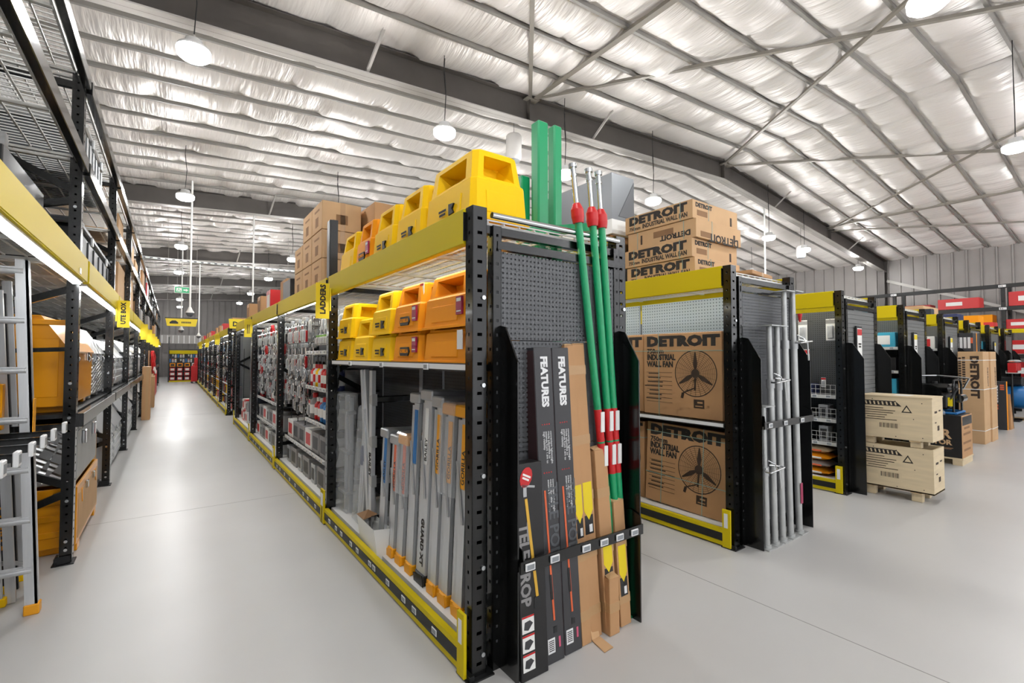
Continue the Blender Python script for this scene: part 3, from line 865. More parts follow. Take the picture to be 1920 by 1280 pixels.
# ------------------------------------------------------------------ folded step ladders standing on the base shelf
def rail_mesh(h, wy, wx=.022, m='alu'):
    """channel section: web towards the aisle, flanges behind"""
    return MB().box((0, -wy / 2, 0), (.003, wy / 2, h), m).box((0, -wy / 2, 0), (wx, -wy / 2 + .003, h), m).box((0, wy / 2 - .003, 0), (wx, wy / 2, h), m).mesh('rail')
def step_ladder(y, h, label, cap='alu_dull', foot='foot_orange', brand=None, bcol='orange_ink', dark=False, x=1.235, lean=2.5, W=.38, wy=.075, ry=.045, film=False, guard=None):
    o = empty('step_ladder', (x, y, .136), 0, label, 'ladder', 'folded step ladders on the first run', rot=(0, R(lean), 0))
    m = 'alu_dark' if dark else 'alu'
    fr = rail_mesh(h, wy, m=m); rr = rail_mesh(h * .93, ry, .018, m)
    for sx, me, yy in ((0, fr, -.01), (W, fr, -.01), (.012, rr, .06), (W - .012, rr, .06)):
        flip = sx > .2
        r = put('rail', me, o, (sx, yy, .03), (0, 0, R(180) if flip else 0))
        if me is fr:
            f = MB().cbox((-.012, -wy / 2 - .006, -.03), (.03, wy / 2 + .006, .03), .006, foot).prism([(-wy / 2 - .006, -.03), (wy / 2 + .006, -.03), (wy / 2 + .02, .012), (-wy / 2 + .01, .03)], -.016, -.01, 0, foot)
            bld('foot', f, r)
        else:
            bld('foot', MB().cbox((-.006, -ry / 2 - .004, -.03), (.022, ry / 2 + .004, .02), .004, foot), r)
    n = max(2, int(h / .27))
    for k in range(n):
        z = .2 + k * (h - .25) / n
        bld('tread', MB().box((.003, -.045, z), (W - .003, .03, z + .02), m).box((.003, -.045, z - .02), (W - .003, -.042, z), m), o)
    cb = MB().cbox((-.01, -wy / 2 - .02, h - .03), (W + .01, .09, h + .035), .008, cap)
    bld('top_cap', cb, o)
    bld('spreader', MB().bar((-.006, -.03, h * .45), (-.006, .05, h * .75), .004, .018, 'alu_dull'), o)
    if brand:
        b = plate('brand_strip', o, (-.001, -.01, h * .78), .046, .34, bcol, '-x', .002)
        if brand.strip(): text(brand, b, (.016, -.15, .002), 'up', size=.045, bold=.001, m='black_matt').rotation_euler = (0, 0, R(90))
    if guard:
        text(guard, o, (-.002, .008, h * .34), '-xd', size=.055, bold=.002, m='ink')
    if film:
        bld('plastic_wrap', MB().cbox((-.02, -wy / 2 - .03, h * .55), (W + .02, .1, h + .05), .01, 'film'), o)
    return o
step_ladder(2.075, 1.00, 'dark grey folded ladder half hidden behind the front post', cap='black_plastic', dark=True)
step_ladder(2.215, 1.06, 'folded ladder with orange cap nearest the dark one', cap='foot_orange', brand='GORILLA', bcol='foot_orange')
step_ladder(2.37, 1.06, 'plastic-wrapped folded ladder with orange cap', cap='foot_orange', brand='GORILLA', bcol='foot_orange', film=True)
step_ladder(2.51, 1.09, 'folded ladder with orange strip left of the wrapped one', brand='GORILLA', bcol='foot_orange')
step_ladder(2.67, 1.12, 'tall silver ladder lettered guard beside the blue-stripped one', foot='black_plastic', brand='BAILEY', bcol='white', guard='GUARD XT', wy=.11)
step_ladder(2.83, 1.09, 'folded ladder with a blue and black strip', foot='foot_orange', brand=' ', bcol='blue')
step_ladder(2.99, .80, 'short folded ladder in crumpled plastic with yellow cap', cap='foot_orange', film=True, brand='GORILLA', bcol='orange_ink')
step_ladder(3.14, .78, 'short folded ladder with orange brand strip', brand='GORILLA', bcol='orange_ink')
step_ladder(3.33, .80, 'short silver ladder lettered in black beside the white bag', foot='black_plastic', brand='BAILEY', bcol='blue')

# big silver platform ladder with rungs reaching into the bay
o = empty('trestle_ladder', (1.27, 3.62, .136), 0, 'big silver trestle ladder whose flat rungs reach into the bay', 'ladder')
for x, y0, y1, w in ((0, .0, .0, .06), (.42, .0, .0, .06), (.02, -.02, .22, .05), (.44, -.02, .22, .05), (0.01, .06, .26, .05)):
    bld('rail', MB().bar((x, y0, 0), (x, y1, 1.25), .03, w, 'alu', (0, 1, 0)), o)
for z in (.07, .38, .68, 1.0):
    bld('rung', MB().cbox((.0, -.035, z), (.44, .035, z + .05), .006, 'chrome'), o)
    for x in (-.02, .40): bld('rung_bracket', MB().prism([(-.05, z - .02), (.02, z), (.02, z + .05), (-.05, z + .07)], x, x + .04, 0, 'galv'), o)
text('BAILEY', o, (-.017, .02, .62), '-xd', size=.06, bold=.002, m='ink')
# trestle legs wrapped in film
o = empty('plank_bundle', (1.24, 4.22, .136), 0, 'upright silver trestle bundle wrapped in clear plastic', 'trestle')
for k in range(4):
    bld('rail', MB().bar((.05 + .02 * (k % 2), k * .055, 0), (.05 + .02 * (k % 2), k * .055, 1.0), .03, .045, 'alu', (0, 1, 0)), o)
for z in (.15, .5, .85): bld('clamp', MB().cbox((.0, -.03, z), (.09, .2, z + .03), .004, 'galv'), o)
bld('plastic_wrap', MB().cbox((-.01, -.05, .0), (.1, .24, 1.04), .02, 'film'), o)
o = empty('plank_bundle', (1.24, 3.86, .136), 0, 'leaning silver trestle bundle in crumpled plastic beside the big ladder', 'trestle', rot=(R(3), R(2), 0))
for k in range(3):
    bld('rail', MB().bar((.05, k * .05, 0), (.05, k * .05, 1.08), .03, .04, 'alu', (0, 1, 0)), o)
bld('plastic_wrap', MB().cbox((-.01, -.04, .0), (.1, .15, .95), .02, 'film'), o)
for yy, z in ((.0, .50), (.08, .46)): bld('grip', MB().cbox((.02, yy - .022, z), (.09, yy + .022, z + .16), .01, 'navy'), o)
# white bag at the foot
o = empty('white_bag', (1.16, 3.17, .0), 0, 'torn white cardboard sleeve at the foot of the ladders', 'packaging')
bld('sleeve', MB().add([(0, .0, .10), (0.02, .44, .12), (.10, .46, .14), (.08, -.0, .14), (-.02, .03, .31), (0.0, .46, .30), (.12, .46, .29), (.1, .02, .30)], [(0, 1, 5, 4), (1, 2, 6, 5), (2, 3, 7, 6), (3, 0, 4, 7), (0, 3, 2, 1)], 'white'), o)
bld('torn_edge', MB().add([(0.0, .30, .30), (.0, .47, .30), (.12, .46, .29), (.12, .34, .31), (.06, .38, .345)], [(0, 1, 4), (1, 2, 4), (2, 3, 4), (3, 0, 4)], 'card_dark'), o)
# cartons deeper in the bay
for y, z, h, lab in ((3.5, .136, 1.0, 'brown carton standing behind the trestle ladder'), (2.9, .136, 1.05, 'brown carton standing behind the short ladders')):
    o = empty('carton', (1.68 - .15, y - .1, z), 0, lab, 'carton')
    bld('box', MB().cbox((.2, 0, 0), (.30, .5, h), .004, 'card_dark'), o); bld('tape_strip', MB().box((.198, .22, 0), (.302, .28, h + .001), 'tape'), o)

# ------------------------------------------------------------------ goods leaning in the end bay of the first run
def lean_box(name, x0, x1, ybase, h, depth, mt, label, cat, lean=4.0, tilt=0.0, side=None, group=None):
    """carton standing on the floor, leaning back against the pegboard; local front face is y=0"""
    o = empty(name, (x0, ybase, 0), 0, label, cat, group, rot=(R(-lean), R(tilt), 0))
    bld('box', MB().cbox((0, 0, 0), (x1 - x0, depth, h), .003, mt), o)
    return o
def tele(o, wd, pole, z0=.1):
    """print of the long black cartons: a prop and its grip"""
    bld('printed_pole', MB().bar((wd * .35, -.001, z0 + .78), (wd * .55, -.001, z0 + .18), .016, .002, pole, (0, 1, 0)), o)
A = lean_box('long_carton', 1.325, 1.485, 1.762, .985, .09, 'black_box', 'black prop carton with red oval badge, nearest the left end panel', 'carton', 3)
text('TELE-PROP', A, (.012, -.001, .71), '-yd', size=.078, bold=.003, m='grey_box')
bld('printed_pole', MB().bar((.055, -.001, .82), (.105, -.001, .36), .016, .002, 'gold', (0, 1, 0)), A)
bld('printed_foot', MB().box((.085, -.002, .31), (.125, 0, .36), 'black_plastic'), A)
b = bld('brand_badge', MB().prism([(.035 * math.cos(t * .5236), .05 * math.sin(t * .5236)) for t in range(12)], -.002, 0, 1, 'red'), A, (.06, 0, .92), (0, R(25), 0))
words(b, (0, -.002, 0), .05, .03, '-y', 'white', 2)
bld('printed_tool', MB().box((.04, -.002, .83), (.06, 0, .88), 'alu_dull').bar((.03, -.001, .885), (.11, -.001, .87), .01, .002, 'alu_dull', (0, 1, 0)), A)
for k, z in enumerate((.08, .165, .25)):
    p = plate('printed_picture', A, (.045, 0, z), .07, .075, 'white', '-y', .0015)
    plate('red_band', p, (0, .034, .0015), .07, .008, 'red', 'up', .0006)
    bld('picture_ink', MB().prism([(-.025, -.02), (.0, -.028), (.028, .0), (.01, .016), (-.02, .012)], -.0022, -.0015, 1, 'charcoal_box'), A, (.045, 0, z))
for i, (x0, x1, lab, yb) in enumerate(((1.495, 1.612, 'tall charcoal features carton left of its twin', 1.788), (1.622, 1.738, 'tall charcoal features carton beside the brown cartons', 1.795))):
    B = lean_box('long_carton', x0, x1, yb, 1.545, .085, 'charcoal_box', lab, 'carton', 3.0, -.6)
    wd = x1 - x0
    bld('carton_side', MB().box((-.0012, .004, .01), (0, .08, 1.53), 'maroon_box'), B)
    text('FEATURES', B, (wd * .36, -.001, 1.50), '-yd', size=.06, bold=.003, m='tag_white', sx=.95)
    text('TELE POD', B, (wd * .48, -.001, .86), '-yd', size=.085, bold=.002, m='grey_plastic')
    for q, (zz, ln) in enumerate(((1.12, 4), (.88, 3))):
        for k in range(4):
            plate('red_dot', B, (wd * (.3 + .13 * k), 0, zz + .035), .006, .006, 'red', '-y', .001)
        for k in range(ln): text(('convenient lightweight', 'made adjustable to', 'extends from 1.6m to', 'high visibility')[k], B, (wd * (.72 - .13 * k), -.001, zz), '-yd', size=.018, m='tag_white')
    bld('printed_pole', MB().bar((wd * .28, -.001, .83), (wd * .50, -.001, .20), .011, .002, 'orange_ink', (0, 1, 0)), B)
    bld('printed_grip', MB().bar((wd * .39, -.0015, .42), (wd * .43, -.0015, .30), .014, .002, 'black_plastic', (0, 1, 0)), B)
    bld('printed_foot', MB().box((wd * .44, -.002, .14), (wd * .62, 0, .17), 'black_plastic'), B)
    p = plate('barcode_label', B, (wd * .3, 0, .085), .045, .07, 'tag_white', '-y', .001)
    for k in range(6): plate('bar', p, (0, -.022 + k * .009, .001), .034, .004, 'ink', 'up', .0006)
    plate('red_mark', B, (wd * .75, 0, .09), .012, .05, 'pink_ink', '-y', .001)
def brown(x0, x1, yb, h, label, d=.08, lean=3.5, tilt=-1.2, label_z=None, mt='card'):
    o = lean_box('long_carton', x0, x1, yb, h, d, mt, label, 'carton', lean, tilt)
    wd = x1 - x0
    for z in [q for q in (.12, .42, .72, 1.02, 1.4) if q < h]:
        bld('tape_strip', MB().box((-.0008, -.0008, z), (wd + .0008, d, z + .05), 'tape'), o)
    bld('flap', MB().add([(.0, 0, h), (wd, 0, h), (wd * .9, d * .6, h + .02), (wd * .1, d * .7, h + .012)], [(0, 1, 2, 3)], 'card_pale'), o)
    if label_z:
        b = plate('yellow_label', o, (wd * .5, 0, label_z), wd * .72, .15, 'yellow_sign', '-y', .0012)
        bld('label_arrow', MB().prism([(-wd * .36, 0), (wd * .36, 0), (0, -.05)], -.0012, 0, 1, 'yellow_sign'), o, (wd * .5, 0, label_z - .075))
        plate('black_label', o, (wd * .5, 0, label_z - .15), wd * .68, .10, 'black_box', '-y', .0009)
        plate('barcode_label', o, (wd * .62, -.001, label_z - .17), wd * .25, .04, 'tag_white', '-y', .0006)
    return o
brown(1.745, 1.812, 1.80, 1.56, 'tall brown carton beside the charcoal cartons', label_z=.74)
brown(1.815, 1.905, 1.815, 1.57, 'tallest brown carton with yellow arrow label', label_z=.74)
brown(1.925, 2.02, 1.80, .98, 'middle-height brown carton with black label', label_z=.44, tilt=-1.5)
brown(2.04, 2.125, 1.80, .68, 'shortest brown carton in front of the green props', label_z=.36, tilt=-1.0)
brown(1.925, 2.0, 1.775, .30, 'torn brown carton stub on the floor', lean=1, tilt=0)
o = empty('cardboard_scrap', (1.80, 1.70, 0), R(12), 'torn strip of cardboard lying on the floor', 'cardboard')
bld('strip', MB().add([(0, 0, .003), (.07, -.01, .003), (.10, .09, .006), (.04, .1, .006), (.11, .13, .13), (.06, .14, .16), (.0, 0, .0), (.07, -.01, .0), (.1, .09, .002), (.04, .1, .002)], [(0, 1, 2, 3), (3, 2, 4, 5), (6, 9, 8, 7)], 'card_pale'), o)
# green props with chrome inner tubes
def prop(xb, xt, label, yb=1.86, zc=2.26, top=2.55):
    o = empty('steel_prop', (xb, yb, 0), 0, label, 'prop', 'green props at the end of the first run')
    t = Vector((xt - xb, 1.905 - yb, zc)); u = t.normalized()
    bld('outer_tube', MB().cyl((0, 0, .01), t, .022, 14, 'green'), o)
    c = bld('collar', MB().cyl(t - u * .02, t + u * .015, .03, 12, 'red', .036).cyl(t + u * .015, t + u * .055, .036, 12, 'red').cyl(t + u * .055, t + u * .09, .036, 12, 'red', .02), o)
    e = t + u * (top - zc)
    bld('inner_tube', MB().cyl(t + u * .05, e, .015, 12, 'chrome').cyl(e, e + u * .02, .024, 10, 'chrome').cyl(e - u * .05, e - u * .04, .02, 10, 'chrome'), o)
    bld('foot_plate', MB().box((-.035, -.03, 0), (.035, .03, .012), 'green'), o)
    for z0, z1 in ((1.02, 1.20), (.83, 1.01)):
        a0 = t * (z0 / zc); a1 = t * (z1 / zc)
        s = bld('red_sticker', MB().cyl(a0, a1, .0228, 14, 'red'), o)
        bld('white_panel', MB().box((-.014, -.0245, 0), (.014, -.012, (z1 - z0) * .62), 'white'), s, tuple(a0 + (a1 - a0) * .3))
    return o
prop(2.09, 1.826, 'green prop leaning leftmost of the three')
prop(2.125, 1.94, 'green prop in the middle of the three')
prop(2.155, 2.012, 'green prop closest to the right end panel')
# ------------------------------------------------------------------ fan cartons
def fan_print(parent, loc, r):
    """flat print of a guarded three-blade fan on a -x face"""
    f = put('printed_fan', None, parent, loc)
    mb = MB()
    def ring(rr, w, n=36):
        vs = []
        for i in range(n):
            t = 2 * math.pi * i / n
            vs += [(0, (rr - w) * math.cos(t), (rr - w) * math.sin(t)), (0, rr * math.cos(t), rr * math.sin(t))]
        mb.add(vs, [(2 * i, 2 * i + 1, (2 * i + 3) % (2 * n), (2 * i + 2) % (2 * n)) for i in range(n)], 'ink_brown')
    ring(r, r * .045)
    for k in range(9): ring(r * (.25 + .08 * k), r * .012)
    for k in range(24):
        t = 2 * math.pi * k / 24
        mb.bar((0, .2 * r * math.cos(t), .2 * r * math.sin(t)), (0, .97 * r * math.cos(t), .97 * r * math.sin(t)), .0012, .0015, 'ink_brown', (1, 0, 0))
    put('printed_guard', mb.mesh('printed_guard'), f, (-.0012, 0, 0))
    for a in (90, 210, 330):
        t = R(a); c, s_ = math.cos(t), math.sin(t)
        P = lambda u, v: (-.0016, (u * c - v * s_) * r, (u * s_ + v * c) * r)
        put('printed_blade', MB().add([P(.15, -.05), P(.45, -.10), P(.9, -.03), P(.9, .03), P(.45, .10), P(.15, .05)], [(0, 1, 2, 3, 4, 5)], 'ink_brown').mesh('printed_blade'), f)
    put('printed_hub', MB().prism([(.2 * r * math.cos(k * .5236), .2 * r * math.sin(k * .5236)) for k in range(12)], -.0022, -.0012, 0, 'ink_brown').mesh('printed_hub'), f)
    put('printed_cord', MB().bar((-.0015, 0, -.2 * r), (-.0015, .03 * r, -.72 * r), .002, .08 * r, 'ink_brown', (0, 1, 0)).bar((-.0015, .0, -.6 * r), (-.0015, .6 * r, -.85 * r), .002, .05 * r, 'ink_brown', (0, 0, 1)).bar((-.0015, .6 * r, -.85 * r), (-.0015, .66 * r, -1.08 * r), .002, .12 * r, 'ink_brown', (0, 1, 0)).mesh('printed_cord'), f)
    return f
def fan_carton(loc, label, rot=(0, 0, 0), Wd=.80, Ht=.75, T=.25, strap=(.22,), straph=(.78,)):
    """upright fan carton, printed side faces -x; local origin at near bottom corner"""
    o = empty('fan_carton', loc, 0, label, 'carton', 'upright fan cartons', rot=rot)
    bld('box', MB().cbox((0, 0, 0), (T, Wd, Ht), .004, 'card'), o)
    text('DETROIT', o, (-.001, Wd * .95, Ht * .85), '-x', size=.12, bold=.009, sx=1.42, m='ink', sp=1.06)
    text('750mm', o, (-.001, Wd * .95, Ht * .755), '-x', size=.062, bold=.002, m='ink')
    text('INDUSTRIAL', o, (-.001, Wd * .95, Ht * .675), '-x', size=.072, bold=.0035, sx=.78, m='ink')
    text('WALL FAN', o, (-.001, Wd * .95, Ht * .59), '-x', size=.072, bold=.0035, sx=.82, m='ink')
    for k in range(8):
        plate('printed_line', o, (0, Wd * .78, Ht * (.52 - .052 * k)), .28, .003, 'ink_brown', '-x', .0012)
        if k < 7: plate('printed_words', o, (0, Wd * (.86 - .012 * (k % 3)), Ht * (.505 - .052 * k)), .11 + .03 * ((k * 5) % 4), .010, 'ink_brown', '-x', .0009)
    fan_print(o, (0, Wd * .31, Ht * .52), .205)
    b = plate('printed_logo', o, (0, Wd * .27, Ht * .17), .10, .075, 'ink_brown', '-x', .0012)
    plate('logo_gap', b, (.01, .012, .0012), .05, .014, 'card', 'up', .0005); plate('logo_gap', b, (0, -.02, .0012), .07, .008, 'card', 'up', .0005)
    for s_ in strap: bld('strap', MB().box((-.003, Wd * (1 - s_), -.002), (T + .003, Wd * (1 - s_) + .006, Ht + .003), 'strap'), o)
    for s_ in straph: bld('strap', MB().box((-.003, -.003, Ht * s_), (T + .003, Wd + .003, Ht * s_ + .006), 'strap'), o)
    return o
fan_carton((3.70, 2.16, .957), 'upright fan carton on the middle shelf', straph=(.78,))
fan_carton((3.73, 2.99, .957), 'second fan carton on the middle shelf, mostly hidden')
fan_carton((3.68, 2.14, .137), 'upright fan carton standing on the bottom shelf', rot=(R(1.2), R(2), 0), strap=(.22, .74), straph=(.88, .35), Ht=.73)
fan_carton((3.72, 2.98, .137), 'second fan carton on the bottom shelf, mostly hidden', Ht=.73)
def flat_carton(z, label, flip=False, x=3.69, y=2.40):
    o = empty('fan_carton', (x, y, z), 0, label, 'carton', 'fan cartons stacked flat on top')
    W, D, T = .76, .74, .168
    bld('box', MB().cbox((0, 0, 0), (D, W, T), .003, 'card_pale'), o)
    up = not flip
    def tx(s, y, z_, **k):
        e = text(s, o, (-.001, y if up else W - y, z_ if up else T - z_), '-x', **k)
        if flip: e.rotation_euler = (Matrix.Rotation(R(180), 3, 'X') @ Euler(FACE['-x']).to_matrix()).to_euler()
        return e
    if up:
        tx('DETROIT', W * .93, T * .48, size=.10, bold=.007, sx=1.5, sp=1.06)
        tx('750mm', W * .93, T * .14, size=.045, bold=.001)
        tx('INDUSTRIAL WALL FAN', W * .72, T * .14, size=.058, bold=.0018, sx=.8)
    else:
        tx('DETROIT', W * .93, T * .56, size=.065, bold=.003, sx=1.2)
        plate('printed_words', o, (0, W * .45, T * .6), .22, .06, 'card_dark', '-x', .001)
        plate('printed_arrow', o, (0, W * .78, T * .5), .02, .09, 'ink_brown', '-x', .001)
    def ty(s, x_, z_, **k):
        e = text(s, o, (x_ if up else D - x_, -.001, z_ if up else T - z_), '-y', **k)
        if flip: e.rotation_euler = (Matrix.Rotation(R(180), 3, 'Y') @ Euler(FACE['-y']).to_matrix()).to_euler()
    ty('DETROIT', D * .06, T * .66, size=.052 if up else .1, bold=.003, sx=1.2)
    plate('printed_words', o, (D * .2, 0, T * (.35 if up else .22)), .16, .05, 'card_dark', '-y', .001)
    plate('printed_arrow', o, (D * .84, 0, T * .35), .03, .08, 'ink_brown', '-y', .001)
    for s_ in (.16, .84): bld('strap', MB().box((-.002, W * (1 - s_), -.001), (D + .002, W * (1 - s_) + .006, T + .002), 'strap'), o)
    bld('strap', MB().box((D * .33, -.002, -.001), (D * .33 + .006, W + .002, T + .002), 'strap'), o)
    return o
for k, (lab, fl) in enumerate((('bottom fan carton of the flat stack', False), ('flat fan carton second from the bottom of the stack', False), ('upside-down fan carton in the flat stack', True), ('topmost fan carton of the flat stack', False))):
    flat_carton(2.205 + k * .171, lab, fl, 3.69 + (.012, 0, .02, .008)[k], 2.40 + (.0, .02, -.01, .015)[k])
o = empty('flat_carton', (4.02, 2.06, 2.206), R(8), 'flattened cardboard lid lying on the wire deck', 'cardboard')
bld('lid', MB().cbox((0, 0, 0), (.5, .30, .035), .004, 'card'), o); bld('tape_strip', MB().box((.22, -.001, 0), (.27, .301, .036), 'tape'), o)

# ------------------------------------------------------------------ galvanised props in the end bay of the second run
def galv_prop(x, h, label, zc, loop=True, tagged=False, y=1.87):
    o = empty('galvanised_prop', (x, y, 0), 0, label, 'prop', 'galvanised props at the end of the second run', rot=(R(-.6), 0, 0))
    bld('foot_plate', MB().box((-.06, -.05, 0), (.06, .05, .008), 'galv').cyl((0, 0, .008), (0, 0, .03), .035, 10, 'galv'), o)
    bld('outer_tube', MB().cyl((0, 0, .008), (0, 0, zc), .026, 12, 'galv'), o)
    bld('inner_tube', MB().cyl((0, 0, zc), (0, 0, h), .021, 12, 'galv'), o)
    bld('head_plate', MB().box((-.075, -.06, h), (.075, .06, h + .008), 'galv'), o)
    bld('collar', MB().cyl((0, 0, zc - .06), (0, 0, zc + .01), .032, 12, 'alu_dull'), o)
    if loop:
        pts = [(-.03, -.03, zc), (-.09, -.05, zc - .01), (-.09, -.09, zc - .012), (.11, -.10, zc + .005), (.13, -.06, zc + .005), (.03, -.02, zc + .02)]
        bld('handle', MB().tube(pts, .007, 6, 'chrome').tube([(.0, -.03, zc + .06), (.05, -.06, zc + .03), (.02, -.09, zc - .01)], .005, 6, 'chrome'), o)
        bld('pin', MB().tube([(.09, -.07, zc), (.095, -.075, zc - .16)], .007, 6, 'galv'), o)
    if tagged: bld('red_label', MB().box((-.02, -.03, .25), (.02, -.027, .42), 'magenta'), o)
for x, h, lab, zc, lp, tg in ((3.80, 1.10, 'shortest galvanised prop beside the black panel', .62, True, False), (3.93, 1.74, 'galvanised prop with a loop handle, second from the black panel', 1.30, True, False),
                              (4.06, 1.74, 'galvanised prop without handle in the middle of the rack', 1.28, False, False), (4.20, 2.04, 'tall galvanised prop, second from the far panel', 1.62, False, False),
                              (4.36, 2.05, 'tall galvanised prop with a red label near its foot', 1.62, True, True)):
    galv_prop(x, h, lab, zc, lp, tg)
bld('red_tie', MB().cyl((0, 0, 0), (0, 0, -.07), .02, 6, 'red', .008), None, (4.36, 1.835, 1.86))
tag(bpy.data.objects['red_tie'], 'small red plastic tie on a tall galvanised prop', 'tie')

# ------------------------------------------------------------------ plywood crates at the end of the third run
def crate(z, foot, hh, label, lid=True):
    o = empty('plywood_crate', (6.22, 1.40, z), 0, label, 'crate')
    D, W = .38, .62
    if lid:
        bld('body', MB().cbox((0, 0, foot), (D, W, foot + hh), .003, 'ply'), o)
        bld('lid', MB().box((-.004, -.004, foot + hh), (D + .004, W + .004, foot + hh + .012), 'ply'), o)
        p = plate('packing_slip', o, (D * .5, W * .45, foot + hh + .012), .2, .14, 'white', 'up', .001)
    else:
        t = .016
        for nm, a, b in (('side_board', (0, 0), (t, W)), ('side_board', (D - t, 0), (D, W)), ('end_board', (t, 0), (D - t, t)), ('end_board', (t, W - t), (D - t, W))):
            bld(nm, MB().box((a[0], a[1], foot), (b[0], b[1], foot + hh), 'ply'), o)
        bld('floor_board', MB().box((0, 0, foot - .002), (D, W, foot + .012), 'ply_dark'), o)
    for y in (.10, W - .12):
        for x in (.03, D - .10): bld('foot', MB().cbox((x, y, 0), (x + .07, y + .09, foot), .003, 'ply'), o)
        bld('skid', MB().box((.0, y, foot - .012), (D, y + .09, foot), 'ply_dark'), o)
    s = -.001
    lg = put('printed_logo', MB().prism([(-.2, -.026), (.15, -.026), (.17, 0), (.2, .026), (-.15, .026)], -.001, 0, 0, 'ink').mesh('printed_logo'), o, (0, W * .72, foot + hh * .84))
    for k in range(9): put('logo_letter', MB().prism([(-.010, -.017), (.004, -.017), (.012, .017), (-.002, .017)], -.0018, -.001, 0, 'ply').mesh('logo_letter'), lg, (0, -.15 + .037 * k, 0))
    for k in range(6): plate('printed_words', o, (0, W * (.78 - .02 * (k % 3)), foot + hh * (.72 - .055 * k)), .16 + .06 * ((k * 3) % 4), .007, 'ink_brown', '-x', .001)
    t = put('warning_triangle', MB().prism([(-.045, -.035), (.045, -.035), (0, .045)], -.001, 0, 0, 'ink').prism([(-.028, -.024), (.028, -.024), (0, .025)], -.0016, -.001, 0, 'ply').mesh('warning_triangle'), o, (0, W * .33, foot + hh * .72))
    b = plate('barcode_label', o, (0, W * .58, foot + hh * .28), .20, .10, 'ply', '-x', .0008)
    for k in range(14): plate('bar', b, (-.075 + k * .0115, .012, .0008), .004 + .003 * (k % 3 == 0), .05, 'ink', 'up', .0004)
    for x, z_, w_, h_ in ((.12, .68, .09, .022), (.26, .70, .07, .015), (.11, .44, .05, .012), (.2, .3, .07, .05)): plate('printed_words', o, (x, 0, foot + hh * z_), w_, h_, 'ink_brown', '-y', .001)
    for y, z_ in ((.08, .88), (.3, .9), (.5, .93), (.08, .08), (.3, .06), (.15, .5)): put('nail', MB().cyl((0, 0, 0), (-.002, 0, 0), .005, 6, 'ink').mesh('nail'), o, (0, y, foot + hh * z_))
crate(0, .10, .45, 'open plywood crate on the floor under the other crate', lid=False)
crate(.55, .075, .44, 'lidded plywood crate stacked on top of the open one')

# ------------------------------------------------------------------ engine on its black carton
o = empty('engine_carton', (8.76, 1.67, 0), 0, 'black and brown carton on a pallet under the engine', 'carton')
bld('box', MB().cbox((0, 0, .10), (.58, .75, .68), .004, 'black_box'), o)
bld('end_face', MB().box((.0, -.002, .1), (.58, 0, .68), 'card'), o)
plate('printed_band', o, (.3, -.002, .60), .52, .12, 'black_box', '-y', .001)
for k, (z, w_) in enumerate(((.5, .3), (.42, .4), (.3, .42), (.2, .36))): plate('printed_words', o, (.28, -.002, z), w_, .03, 'card_dark', '-y', .001)
for y in (.0, .32, .65): bld('pallet_block', MB().box((0, y, 0), (.58, y + .1, .08), 'ply'), o)
bld('pallet_deck', MB().box((-.01, -.01, .08), (.59, .76, .10), 'ply'), o)
text('ER', o, (-.001, .30, .36), '-x', size=.17, bold=.006, m='card_pale'); text('TOR', o, (-.001, .30, .27), '-x', size=.095, bold=.004, m='card_pale'); words(o, (0, .2, .22), .22, .03, '-x', 'card_dark', 2)
o = empty('petrol_engine', (8.80, 1.72, .681), 0, 'black petrol engine with yellow tag standing on the carton', 'engine')
bld('block', MB().cbox((.08, .1, .06), (.42, .55, .28), .03, 'black_plastic'), o)
bld('fan_shroud', MB().cyl((.05, .32, .25), (.12, .32, .25), .16, 18, 'black'), o)
bld('fuel_tank', MB().cbox((.08, .06, .30), (.44, .52, .42), .05, 'black'), o)
bld('fuel_cap', MB().cyl((.26, .28, .42), (.26, .28, .45), .03, 12, 'black_matt'), o)
bld('muffler', MB().cyl((.2, .02, .22), (.42, .02, .22), .06, 12, 'chrome'), o)
bld('base_frame', MB().tube([(.02, .02, .02), (.5, .02, .02), (.5, .62, .02), (.02, .62, .02), (.02, .02, .02)], .018, 8, 'blue'), o)
for y in (.04, .60):
    bld('roll_bar', MB().tube([(.03, y, .02), (.03, y, .40), (.08, y, .48), (.42, y, .48), (.48, y, .40), (.48, y, .02)], .014, 8, 'black'), o)
bld('handle', MB().tube([(.5, .02, .35), (.42, -.06, .50), (.44, .3, .53), (.05, .65, .52)], .012, 8, 'chrome'), o)
bld('hose', MB().tube([(.06, .1, .1), (.0, .06, .22), (.02, .0, .36), (.1, .02, .42)], .016, 8, 'black_plastic'), o)
bld('yellow_tag', MB().box((-.01, .04, .12), (-.006, .09, .24), 'yellow_sign'), o)
bld('parts_bag', MB().cbox((-.03, .12, -.08), (.02, .34, .06), .02, 'film'), o)
bld('air_filter', MB().cbox((.3, .52, .26), (.46, .64, .4), .02, 'black_plastic'), o)
# ------------------------------------------------------------------ tall strapped cartons and neighbours
for k, (x, yb, lab) in enumerate(((11.20, 1.84, 'tall brown carton with white straps and rotated lettering'), (11.66, 1.82, 'second tall brown carton strapped behind the lettered one'))):
    o = empty('tall_carton', (x, yb, 0), 0, lab, 'carton')
    bld('box', MB().cbox((0, 0, 0), (.44, .32, 1.575), .004, 'card_pale'), o)
    if k == 0:
        text('DETROIT', o, (-.001, .155, 1.50), '-xd', size=.14, bold=.009, m='ink_brown', sx=1.2, sp=1.05)
        blocks(o, (0, .245, 1.24), .5, .04, 12, '-x', 'ink_brown', True); blocks(o, (0, .295, 1.26), .44, .035, 10, '-x', 'ink_brown', True)
    text('DETROIT', o, (.3, -.001, 1.3), '-yd', size=.08, bold=.003, m='ink_brown')
    for z in (.22, .92, 1.42): bld('strap', MB().box((-.003, -.003, z), (.443, .323, z + .012), 'white'), o)
